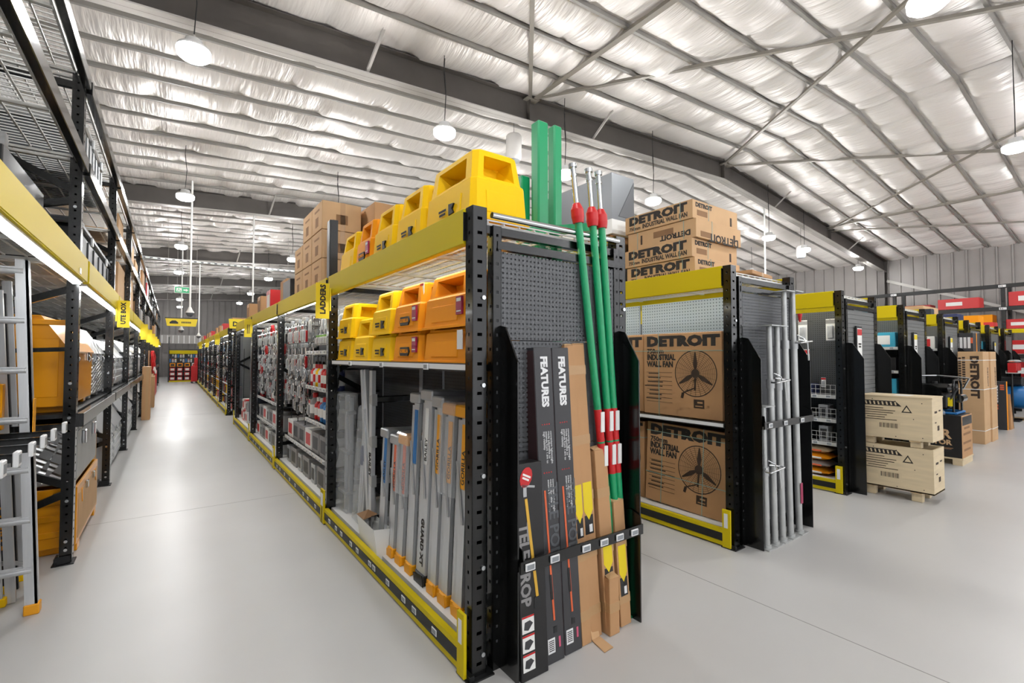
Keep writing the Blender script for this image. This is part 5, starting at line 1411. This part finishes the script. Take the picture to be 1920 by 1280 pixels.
# the low orange open box
o = empty('open_site_box', (-1.5, 4.90, 0), 0, 'orange open topped steel box on the floor by the front upright', 'tool box')
L, D, hh, t = 1.22, .93, .50, .02
bld('side_panel', MB().cbox((D - t, 0, .06), (D, L, hh), .004, 'steel_orange'), o); bld('side_panel', MB().cbox((0, 0, .06), (t, L, hh), .004, 'steel_orange'), o)
bld('end_panel', MB().cbox((t, 0, .06), (D - t, t, hh), .004, 'steel_orange'), o); bld('end_panel', MB().cbox((t, L - t, .06), (D - t, L, hh), .004, 'steel_orange'), o)
bld('floor_panel', MB().box((t, t, .06), (D - t, L - t, .08), 'steel_orange'), o)
for z in (.14, .26, .38): bld('swage', MB().cbox((.03, -.012, z), (D - .03, 0, z + .05), .006, 'steel_orange'), o)
for y in (.06, L - .18): bld('foot', MB().cbox((.02, y, 0), (D, y + .12, .06), .004, 'steel_orange'), o)
bld('aisle_face', MB().box((D, .05, .1), (D + .004, L - .05, .44), 'card_pale'), o)
for y in (.4, .8): bld('latch', MB().cbox((D, y, .4), (D + .02, y + .06, .46), .004, 'chrome'), o)
for y in (.2, 1.0): bld('lid_stay', MB().bar((D + .006, y, .44), (D + .006, y + .03, .34), .008, .03, 'steel_orange', (0, 1, 0)), o)
o = empty('tread_plate_chest', (-1.42, 5.02, .505), 0, 'tread plate chest with pale front standing on the orange open box', 'tool box')
bld('body', MB().cbox((0, 0, 0), (.82, 1.2, .42), .006, 'tread'), o); bld('front_panel', MB().box((.82, .02, .02), (.826, 1.18, .40), 'alu_dull'), o); bld('lid', MB().cbox((-.01, -.01, .42), (.835, 1.21, .45), .006, 'alu_dull'), o)
for y in (.25, .85): bld('latch', MB().cbox((.826, y, .27), (.85, y + .08, .38), .005, 'chrome'), o)
bigbox((-1.3, 6.2, 0), .62, .95, .62, 'card_pale', 'pale carton on the floor behind the orange open box', printed='card_dark')
# following bays
r = random.Random(9)
k = 0
for b in range(2, 9):
    y0 = 2.2 + b * BAY
    for q in (0, 1):
        nm = ('second', 'third', 'fourth', 'fifth', 'sixth', 'seventh', 'eighth')[b - 2]
        if b < 6:
            gullwing(y0 + .12 + q * 1.2, 1.08, zS1, .62 + .06 * (b % 2), 'alu' if (b + q) % 2 else 'tread', 'silver vehicle box on the shelf of the %s bay, %s one' % (nm, ('nearer', 'farther')[q]), ribs=3)
            gullwing(y0 + .12 + q * 1.2, 1.08, 0, .80, 'alu', 'ribbed silver vehicle box on the floor of the %s bay, %s one' % (nm, ('nearer', 'farther')[q]), ribs=4, number='6' if (b, q) == (2, 0) else None)
        else:
            bigbox((-1.4, y0 + .15 + q * 1.2, zS1), .8, 1.0, .6, ('card', 'white', 'card_pale')[b % 3], 'carton on the shelf of the %s bay, %s one' % (nm, ('nearer', 'farther')[q]))
            bigbox((-1.35, y0 + .15 + q * 1.2, 0), .85, 1.0, .9, ('card_pale', 'card', 'red')[b % 3], 'carton on the floor of the %s bay, %s one' % (nm, ('nearer', 'farther')[q]))
for y, h_, lab in ((14.0, 1.25, 'tall narrow brown carton standing at the edge of the left aisle'), (17.3, .9, 'brown carton standing farther along the left aisle')):
    bigbox((-.56, y, 0), .16, .5, h_, 'card', lab)
for k in range(4): item('lp_red', 'hose_reel', (-.5, 19.5 + .5 * k, 1.6 - .05 * k), 'red hose coil hanging far along the left rack', 'hose', 'red hoses on the left rack', sc=(2, 4, 4))
# upper levels
case('cs_black', 'black_plastic', 'grey_plastic', 2.25, 1.0, .32)
case('cs_grey', 'grey_plastic', 'alu_dull', 1.15, .9, .38)
def rack_case(key, loc, lab): return item(key, 'ribbed_case', loc, lab, 'case', 'ribbed cases on the left rack', rz=R(180))
rack_case('cs_black', (-.62, 7.20, 2.212), 'long black ribbed case on the yellow header level')
rack_case('cs_grey', (-.62, 6.35, 3.002), 'grey ribbed case on the upper wire level')
bigbox((-1.5, 3.6, 2.212), .75, .98, .42, 'black_plastic', 'black plastic case above the yellow header, beside the upper ladders', 'case', 'black_plastic')
r = random.Random(21)
for b in range(2, 10):
    y0 = 2.2 + b * BAY
    for q, (z, zn) in enumerate(((2.212, 'lower'), (3.002, 'upper'))):
        for s_ in range(2):
            m = r.choice(['card', 'card_pale', 'card_pale', 'grey_box', 'white', 'card'])
            if b == 5 and q == 1 and s_ == 0: m = 'red'
            h_ = r.uniform(.32, .62)
            bigbox((-1.35 + r.uniform(-.1, .1), y0 + .15 + 1.2 * s_, z), .72, r.uniform(.7, 1.05), h_ if q == 0 else h_ * .85, m, '%s carton on the %s wire level of rack bay %s' % (('front', 'rear')[s_], zn, ('three', 'four', 'five', 'six', 'seven', 'eight', 'nine', 'ten')[b - 2]), tape='tape' if 'card' in m else m)
# ladders standing above the header, seen through the rack
for k in range(3):
    o = empty('folded_ladder', (-1.30 + .14 * k, 4.36, 2.212), 0, ('first', 'second', 'third')[k] + ' silver folded ladder standing above the header', 'ladder', 'ladders above the header')
    for x in (0, .07): bld('rail', MB().cbox((x, 0, 0), (x + .05, .07, .74), .004, 'alu'), o)
    for z in (.15, .4, .65): bld('rung', MB().box((.02, .07, z), (.1, .2, z + .03), 'alu_dull'), o)
    if k == 0: bld('yellow_clip', MB().cbox((-.012, -.012, .46), (.062, .082, .53), .006, 'bin_yellow'), o)
# divider arms with price tags in the ladder bay
for y in (2.81, 3.05, 3.33, 3.59, 3.86, 4.21):
    a = bld('divider_arm', MB().box((-1.1, -.012, 1.02), (.04, .012, 1.06), 'black'), rk, (0, y - 2.2, 0))
    bld('price_tag', MB().cbox((.03, -.032, 1.0), (.05, .032, 1.07), .004, 'tag_white').box((.05, -.02, 1.015), (.051, .02, 1.055), 'tag_screen'), a)
bld('arm_support', MB().box((-1.13, 0, .98), (-1.08, 2.53, 1.06), 'black'), rk)
# ladders standing in the first bay
def tall_ladder(x, y, lab, dark=False, lean=3, h=2.0, W=.4):
    o = empty('extension_ladder', (x, y, 0), 0, lab, 'ladder', 'ladders in the first rack bay', rot=(0, R(-lean), 0))
    m = 'black_plastic' if dark else 'alu'
    for q in (0, 1):
        for s_ in (0, W): bld('rail', MB().box((s_ * 0 - .02 + .05 * q, -.0 + s_ * 0 + q * .03, 0), (s_ * 0 + .025 + .05 * q, .025 + q * .03, h - .1 * q), m), o, (-s_, 0, 0))
    for k in range(6): bld('rung', MB().cyl((-W, .02, .25 + k * .28), (0, .02, .25 + k * .28), .014, 8, m), o)
    for s_ in (0, -W): bld('foot', MB().cbox((s_ - .03, -.01, 0), (s_ + .04, .04, .05), .004, 'bin_yellow'), o)
    return o
for k, (x, y, dk) in enumerate(((-.80, 4.50, False), (-.85, 4.32, True), (-.82, 4.10, False), (-.84, 3.72, False), (-.82, 3.45, True), (-.84, 3.2, False))):
    o = tall_ladder(x, y, ('silver' if not dk else 'black') + ' ladder standing in the first rack bay, ' + ('nearest the upright', 'second from the upright', 'third from the upright', 'fourth from the upright', 'fifth from the upright', 'sixth from the upright')[k], dk)
    if k == 1: text('GORILLA', o, (-.012, -.002, .55), '-yd', size=.07, bold=.003, m='bin_orange')
o = empty('boxed_ladder', (-1.25, 3.98, 1.065), 0, 'orange boxed ladder with black brand badge on the divider arms', 'carton')
bld('box', MB().cbox((0, 0, 0), (.45, .06, .27), .004, 'steel_orange'), o); plate('black_band', o, (.22, 0, .05), .43, .06, 'black_box', '-y', .001)
b = plate('brand_badge', o, (.33, 0, .20), .20, .05, 'black_box', '-y', .001); text('GORILLA', b, (-.085, -.015, .001), 'up', size=.042, bold=.001, m='bin_orange')
for k in range(3): plate('printed_words', o, (.3, 0, .13 - .018 * k), .2 - .04 * k, .006, 'ink', '-y', .001)
# aluminium ladder out in the aisle
o = empty('step_ladder', (-.63, 3.9, 0), 0, 'silver aluminium ladder standing in the aisle at the left edge', 'ladder')
tx, W = -.085, .5
def railbar(x, w, m='alu'): return MB().bar((x, 0, .03), (x + tx, 0, 2.06), w, .03, m, (0, 1, 0))
for x in (0, -W):
    q = bld('rail', MB().prism([(x - .035, .03), (x + .02, .03), (x + tx + .02, 2.06), (x + tx - .035, 2.06)], -.012, .012, 1, 'alu').prism([(x + .008, .03), (x + .02, .03), (x + tx + .02, 2.06), (x + tx + .008, 2.06)], -.012, .045, 1, 'alu'), o)
    bld('foot', MB().cbox((x - .04, -.02, 0), (x + .028, .05, .06), .005, 'foot_orange'), q)
    bld('rear_rail', MB().bar((x - .07, .34, 0.02), (x + tx - .03, .06, 2.0), .03, .03, 'alu_dull', (0, 1, 0)), o)
    bld('foot', MB().cbox((x - .095, .315, 0), (x - .045, .365, .05), .004, 'foot_orange'), o)
for k in range(7):
    z = .255 + .29 * k; dx = tx * z / 2.06
    bld('rung', MB().cyl((-W + dx, 0, z), (dx, 0, z), .02, 10, 'alu').box((-W + dx, -.02, z + .012), (dx, .025, z + .021), 'alu'), o)
bld('rear_brace', MB().bar((-W - .05, .3, .3), (-.06, .31, .2), .01, .025, 'alu_dull'), o)
bld('brand_plate', MB().box((.018 + tx * .5, -.02, .98), (.022 + tx * .5, .04, 1.25), 'foot_orange'), o)

# ------------------------------------------------------------------ on and behind the first run's end
o = empty('green_stand', (1.87, 2.30, .14), 0, 'tall green steel post, taller of the pair behind the pegboard', 'post')
bld('post', MB().cbox((-.04, -.04, 0), (.045, .04, 2.84), .01, 'green'), o); bld('foot', MB().box((-.08, -.06, 0), (.09, .08, .01), 'green'), o)
o = empty('green_stand', (2.00, 2.30, .14), 0, 'slimmer tall green steel post beside the first', 'post')
bld('post', MB().cbox((-.035, -.035, 0), (.035, .035, 2.85), .01, 'green'), o); bld('foot', MB().box((-.06, -.06, 0), (.06, .07, .01), 'green'), o)
for k, (x, y, h_, lab) in enumerate(((1.83, 2.42, 2.52, 'shorter green post left behind the pair'), (2.06, 2.45, 2.42, 'shorter green post right behind the pair'))):
    o = empty('green_stand', (x, y, .14), 0, lab, 'post'); bld('post', MB().cbox((-.035, -.035, 0), (.035, .035, h_), .008, 'green'), o); bld('foot', MB().box((-.06, -.06, 0), (.06, .06, .01), 'green'), o)
o = empty('green_tube', (1.80, 2.22, 2.245), 0, 'green steel tube with black end cap lying across the wire deck', 'tube')
bld('tube', MB().bar((0, .1, .03), (.32, -.12, .06), .05, .05, 'green'), o); bld('end_cap', MB().bar((.32, -.12, .06), (.345, -.137, .062), .055, .055, 'black_plastic'), o)
bld('deck_bar', MB().cyl((1.26 - 1.19, -.03, 2.19), (.98, -.03, 2.19), .016, 10, 'chrome'), g1)
# grey hood and cartons on the second run
bigbox((3.66, 3.36, 2.206), .7, .75, .34, 'black_plastic', 'black tub under the grey hood on the second run', 'tub', 'black_plastic')
bigbox((3.64, 3.32, 2.548), .5, .80, .20, 'card', 'brown carton under the grey hood on the second run', printed='card_dark')
o = empty('steel_hood', (3.64, 3.30, 2.75), 0, 'grey folded steel hood on cartons behind the green props', 'hood')
bld('hood_box', MB().box((0, 0, .16), (.34, .84, .64), 'alu_dark'), o); bld('hood_lip', MB().frustum((-.03, -.03), (.37, .87), (0, 0), (.34, .84), .0, .16, 'white'), o)
bld('fold', MB().prism([(.1, .2), (.34, .2), (.34, .6)], -.004, 0, 1, 'grey_plastic'), o)
bigbox((3.64, 4.3, 2.206), .8, .7, .35, 'card_dark', 'dark brown carton farther along the second run')
# pendant speakers, camera poles, exit sign, aisle signs
def speaker(x, y, z0, z1, lab):
    o = empty('pendant_speaker', (x, y, z0), 0, lab, 'speaker', 'white pendant speakers')
    h_ = z1 - z0
    bld('body', MB().lathe([(.06, 0), (.12, .015), (.14, .08), (.14, h_ - .03), (.12, h_), (.02, h_ + .005)], 20, 'speaker_grey'), o)
    bld('grille', MB().lathe([(.11, -.004), (.11, .014)], 20, 'tag_screen'), o)
    bld('wire', MB().cyl((0, 0, h_), (0, 0, zb(x) + RD - z0 + .04), .004, 5, 'black_matt'), o)
speaker(4.90, 6.75, 4.98, 5.45, 'white pendant speaker left of the tall green posts')
speaker(16.2, 6.75, 4.62, 5.0, 'white pendant speaker far right under the rafter')
speaker(8.3, 26.0, 4.3, 4.6, 'white pendant speaker far over the second aisle')
def pole(x, y, z0, lab, dome=True):
    o = empty('drop_pole', (x, y, z0), 0, lab, 'pole')
    bld('conduit', MB().cyl((0, 0, .1), (0, 0, zb(x) + RD + .03 - z0), .022, 10, 'white'), o)
    if dome:
        bld('mount', MB().lathe([(.03, .18), (.06, .10), (.09, .06), (.09, .04)], 16, 'white'), o); bld('dome', MB().lathe([(.08, .04), (.075, 0), (.05, -.04), (.02, -.055)], 16, 'grey_plastic'), o)
pole(.33, 13.8, 2.5, 'white drop pole with security camera over the left aisle')
pole(1.80, 14.9, 2.9, 'thin white drop pole behind the far run', False)
pole(.25, 21, 2.4, 'second camera pole farther down the left aisle')
pole(.9, 24, 2.3, 'third camera pole beside the far run')
pole(14.2, 6.9, 3.35, 'white drop pole with camera near the roller shutter')
o = empty('exit_sign', (.25, 19.8, 3.66), 0, 'green exit sign with running figure and arrow hanging over the left aisle', 'sign')
bld('housing', MB().cbox((-.23, 0, 0), (.23, .06, .22), .006, 'white'), o); bld('face', MB().box((-.21, -.004, .015), (.21, 0, .205), 'exit_green'), o)
bld('figure', MB().box((-.17, -.006, .05), (-.02, -.004, .17), 'white').bar((-.1, -.007, .16), (-.14, -.007, .06), .02, .002, 'exit_green', (0, 1, 0)).bar((-.09, -.007, .12), (-.04, -.007, .07), .02, .002, 'exit_green', (0, 1, 0)), o)
bld('arrow', MB().prism([(.03, .09), (.10, .09), (.10, .06), (.17, .11), (.10, .16), (.10, .13), (.03, .13)], -.007, -.004, 1, 'white'), o)
for x in (-.15, .15): bld('wire', MB().cyl((x, .03, .22), (x, .03, zb(.25) + RD + .05 - 3.66), .004, 5, 'steel_light'), o)
def trough(x, y, z, W, lab, t=None):
    o = empty('overhead_sign', (x, y, z), 0, lab, 'sign')
    bld('panel', MB().prism([(-W / 2 + .05, 0), (W / 2 - .05, 0), (W / 2, .27), (-W / 2, .27)], -.05, .05, 1, 'yellow_sign'), o)
    bld('edge_frame', MB().box((-W / 2 - .01, -.06, .26), (W / 2 + .01, .06, .29), 'black_plastic'), o)
    blocks(o, (.13, -.05, .13), .28, .06, 7, '-y', 'black_matt')
    bld('car_mark', MB().prism([(-.34, .08), (-.10, .08), (-.10, .13), (-.17, .19), (-.27, .19), (-.34, .13)], -.053, -.05, 1, 'black_matt'), o)
    for q in (-W / 2 + .05, W / 2 - .05): bld('wire', MB().cyl((q, 0, .29), (q, 0, zb(x) + RD + .05 - z), .004, 5, 'steel_light'), o)
trough(.25, 20.0, 2.53, .92, 'yellow overhead sign with car mark across the left aisle')
o = empty('end_header_sign', (1.14, 13.72, 2.19), 0, 'small yellow header sign on the end of the far run', 'sign')
bld('panel', MB().prism([(.02, 0), (.40, 0), (.42, .24), (.0, .24)], 0, .08, 1, 'yellow_sign'), o); text('D', o, (.08, -.002, .06), '-y', size=.16, bold=.006, m='black_matt')
bld('bracket', MB().box((.1, .08, .0), (.3, .25, .03), 'black_matt'), o)
o = empty('cable_tray', (XL, 19.0, 4.62), 0, 'perforated silver cable tray crossing under the roof', 'cable tray')
bld('base', MB().box((0, 0, 0), (9.0, .2, .006), 'galv').box((0, 0, 0), (9.0, .006, .07), 'galv').box((0, .194, 0), (9, .2, .07), 'galv'), o)
for k in range(46): put('slot', MB().box((.05, -.003, .018), (.13, .0, .05), 'black_matt').mesh('slot') if k == 0 else bpy.data.meshes['slot'], o, (k * .195, 0, 0))
for x in (2.4, 5.5, 8.5): bld('hanger', MB().cyl((x, .1, 0), (x, .1, zb(XL + x) + RD + .05 - 4.62), .006, 5, 'steel_light'), o)
# ------------------------------------------------------------------ far end of the left aisle
o = empty('end_display', (-.15, 33.5, 0), 0, 'end display of red goods with yellow header closing the left aisle', 'shelving')
for x in (0, 1.42): bld('post', MB().cbox((x - .03, -.03, 0), (x + .03, .03, 2.6 if x == 0 else 2.0), .004, 'black'), o)
bld('back_panel', MB().box((0, .35, .1), (1.42, .37, 1.9), 'charcoal_box'), o); bld('header_beam', MB().box((0, -.03, 1.62), (1.42, .0, 1.82), 'yellow'), o); bld('base_rail', MB().box((0, -.03, 0), (1.42, 0, .08), 'yellow'), o)
for z in (.08, .34, .60, .86): bld('shelf', MB().box((0, -.02, z), (1.42, .35, z + .02), 'black'), o)
r = random.Random(2)
for z, ks in ((.10, ('cb_red', 'cb_red', 'cb_grey')), (.36, ('cb_red', 'cb_red', 'cb_red')), (.62, ('cb_red', 'cb_red', 'cb_white')), (.88, ('cb_orange', 'cb_orange', 'cb_white'))):
    for k in range(4):
        key = ks[k * len(ks) // 4]
        item(key, 'tool_box', (.03 + .35 * k, 33.52, z), {'cb_red': 'red tool box on the end display', 'cb_grey': 'grey tool box on the end display', 'cb_white': 'white tool box on the end display', 'cb_orange': 'orange tool box on the end display'}[key], 'tool box', 'boxes on the end display', rz=R(90), sc=(.8, .85, .9))
for z in (1.60, 1.33):
    for k in range(11):
        key = ['bl_red', 'bl_blue', 'bl_white', 'bl_green', 'bl_black', 'bl_yellow'][(k * 5 + int(z * 10)) % 6]
        item(key, 'hanging_pack', (-.08 + .125 * k, 33.6, z), {'bl_red': 'red', 'bl_blue': 'blue', 'bl_white': 'white', 'bl_green': 'green', 'bl_black': 'black', 'bl_yellow': 'yellow'}[key] + ' pack hanging on the end display', 'pack', 'packs on the end display', rz=R(90), sc=(.6, 1, 1))
o = empty('tool_cabinet', (.86, 31.2, .1), 0, 'tall red rolling tool cabinet at the end of the left aisle', 'cabinet')
bld('body', MB().cbox((0, 0, 0), (.3, .5, .85), .01, 'red'), o); bld('top_chest', MB().cbox((.14, .05, .85), (.3, .45, 1.3), .01, 'red'), o)
for k in range(5): bld('drawer', MB().cbox((-.008, .03, .06 + k * .16), (0, .47, .19 + k * .16), .003, 'red_deep'), o)
for x in (.05, .25):
    for y in (.06, .44): bld('wheel', MB().cyl((x, y, -.05), (x, y + .03, -.05), .05, 10, 'black_plastic'), o)
o = empty('awning', (-1.2, 37.5, 2.3), 0, 'pale ribbed awning strip above the far end', 'awning')
bld('fascia', MB().box((0, 0, 0), (7, .1, .55), 'steel_light'), o)
for k in range(24): put('rib', MB().box((.05, -.02, .02), (.1, 0, .53), 'white').mesh('awning_rib') if k == 0 else bpy.data.meshes['awning_rib'], o, (k * .29, 0, 0))
bld('post', MB().box((.2, .02, -2.3), (.28, .1, 0), 'steel_dark'), o); bld('post', MB().box((6.7, .02, -2.3), (6.78, .1, 0), 'steel_dark'), o)
# ------------------------------------------------------------------ rack on the right wall
wr = empty('wall_rack', (20.3, -2.4, 0), 0, 'black rack along the right wall holding red cases', 'rack')
WPOST = post_mesh(3.66, .09, .09, .09, 'black_matt')
WBAY = 2.63
for k in range(5):
    for x in (0, 1.0): put('upright', WPOST, wr, (x, k * WBAY, 0))
    if k < 4:
        for z in (3.66, 2.98, 2.3, 1.55, .8): put('rack_beam', MB().cbox((-.03, .04, -.12), (.03, WBAY - .04, 0), .004, 'yellow' if z == 2.3 else 'black_matt').mesh('rack_beam'), wr, (-.06, k * WBAY, z)); 
        for z in (2.98, 2.3, 1.55, .8): put('wire_deck', deck_mesh(1.0, WBAY - .1, .2, .25), wr, (0, k * WBAY + .05, z))
for z, t in ((3.6, 'E 4'), (2.92, 'E 5')):
    for k in (2, 3): b = plate('bay_plate', wr, (-.092, k * WBAY, z), .16, .07, 'tag_white', '-x', .003); text(t, b, (-.06, -.02, .003), 'up', size=.055, bold=.002, m='ink')
for y, z, L_, h_, m, lab in ((3.38, 2.995, .98, .33, 'red', 'long red tool case on the wall rack'), (4.55, 2.995, .7, .2, 'red_deep', 'low dark red case on the wall rack'), (1.75, 2.995, 1.0, .42, 'red', 'red carton with white print beside the rack upright'),
                             (2.0, 2.315, .9, .28, 'red', 'red carton above the yellow wall rack beam'), (3.1, 2.315, .8, .45, 'bin_orange', 'orange carton on the wall rack'), (4.2, 2.315, .7, .4, 'card', 'brown carton on the wall rack'), (.4, 2.995, .9, .35, 'cyan', 'cyan carton on the wall rack'), (2.0, 1.565, .9, .4, 'red', 'red carton under the yellow wall rack beam'),
                             (3.2, 1.565, .9, .4, 'black_plastic', 'black case on the wall rack'), (2.0, .815, .9, .5, 'red_deep', 'dark red carton low on the wall rack'), (5.6, 2.315, .9, .4, 'charcoal_box', 'charcoal carton on the wall rack')):
    o = bigbox((20.32, y, z), .6, L_, h_, m, lab, tape=m if m not in ('card',) else 'tape')
    plate('printed_panel', o, (0, L_ * .6, h_ * .5), L_ * .4, h_ * .35, 'white' if m not in ('card', 'bin_orange') else 'ink_brown', '-x', .002)
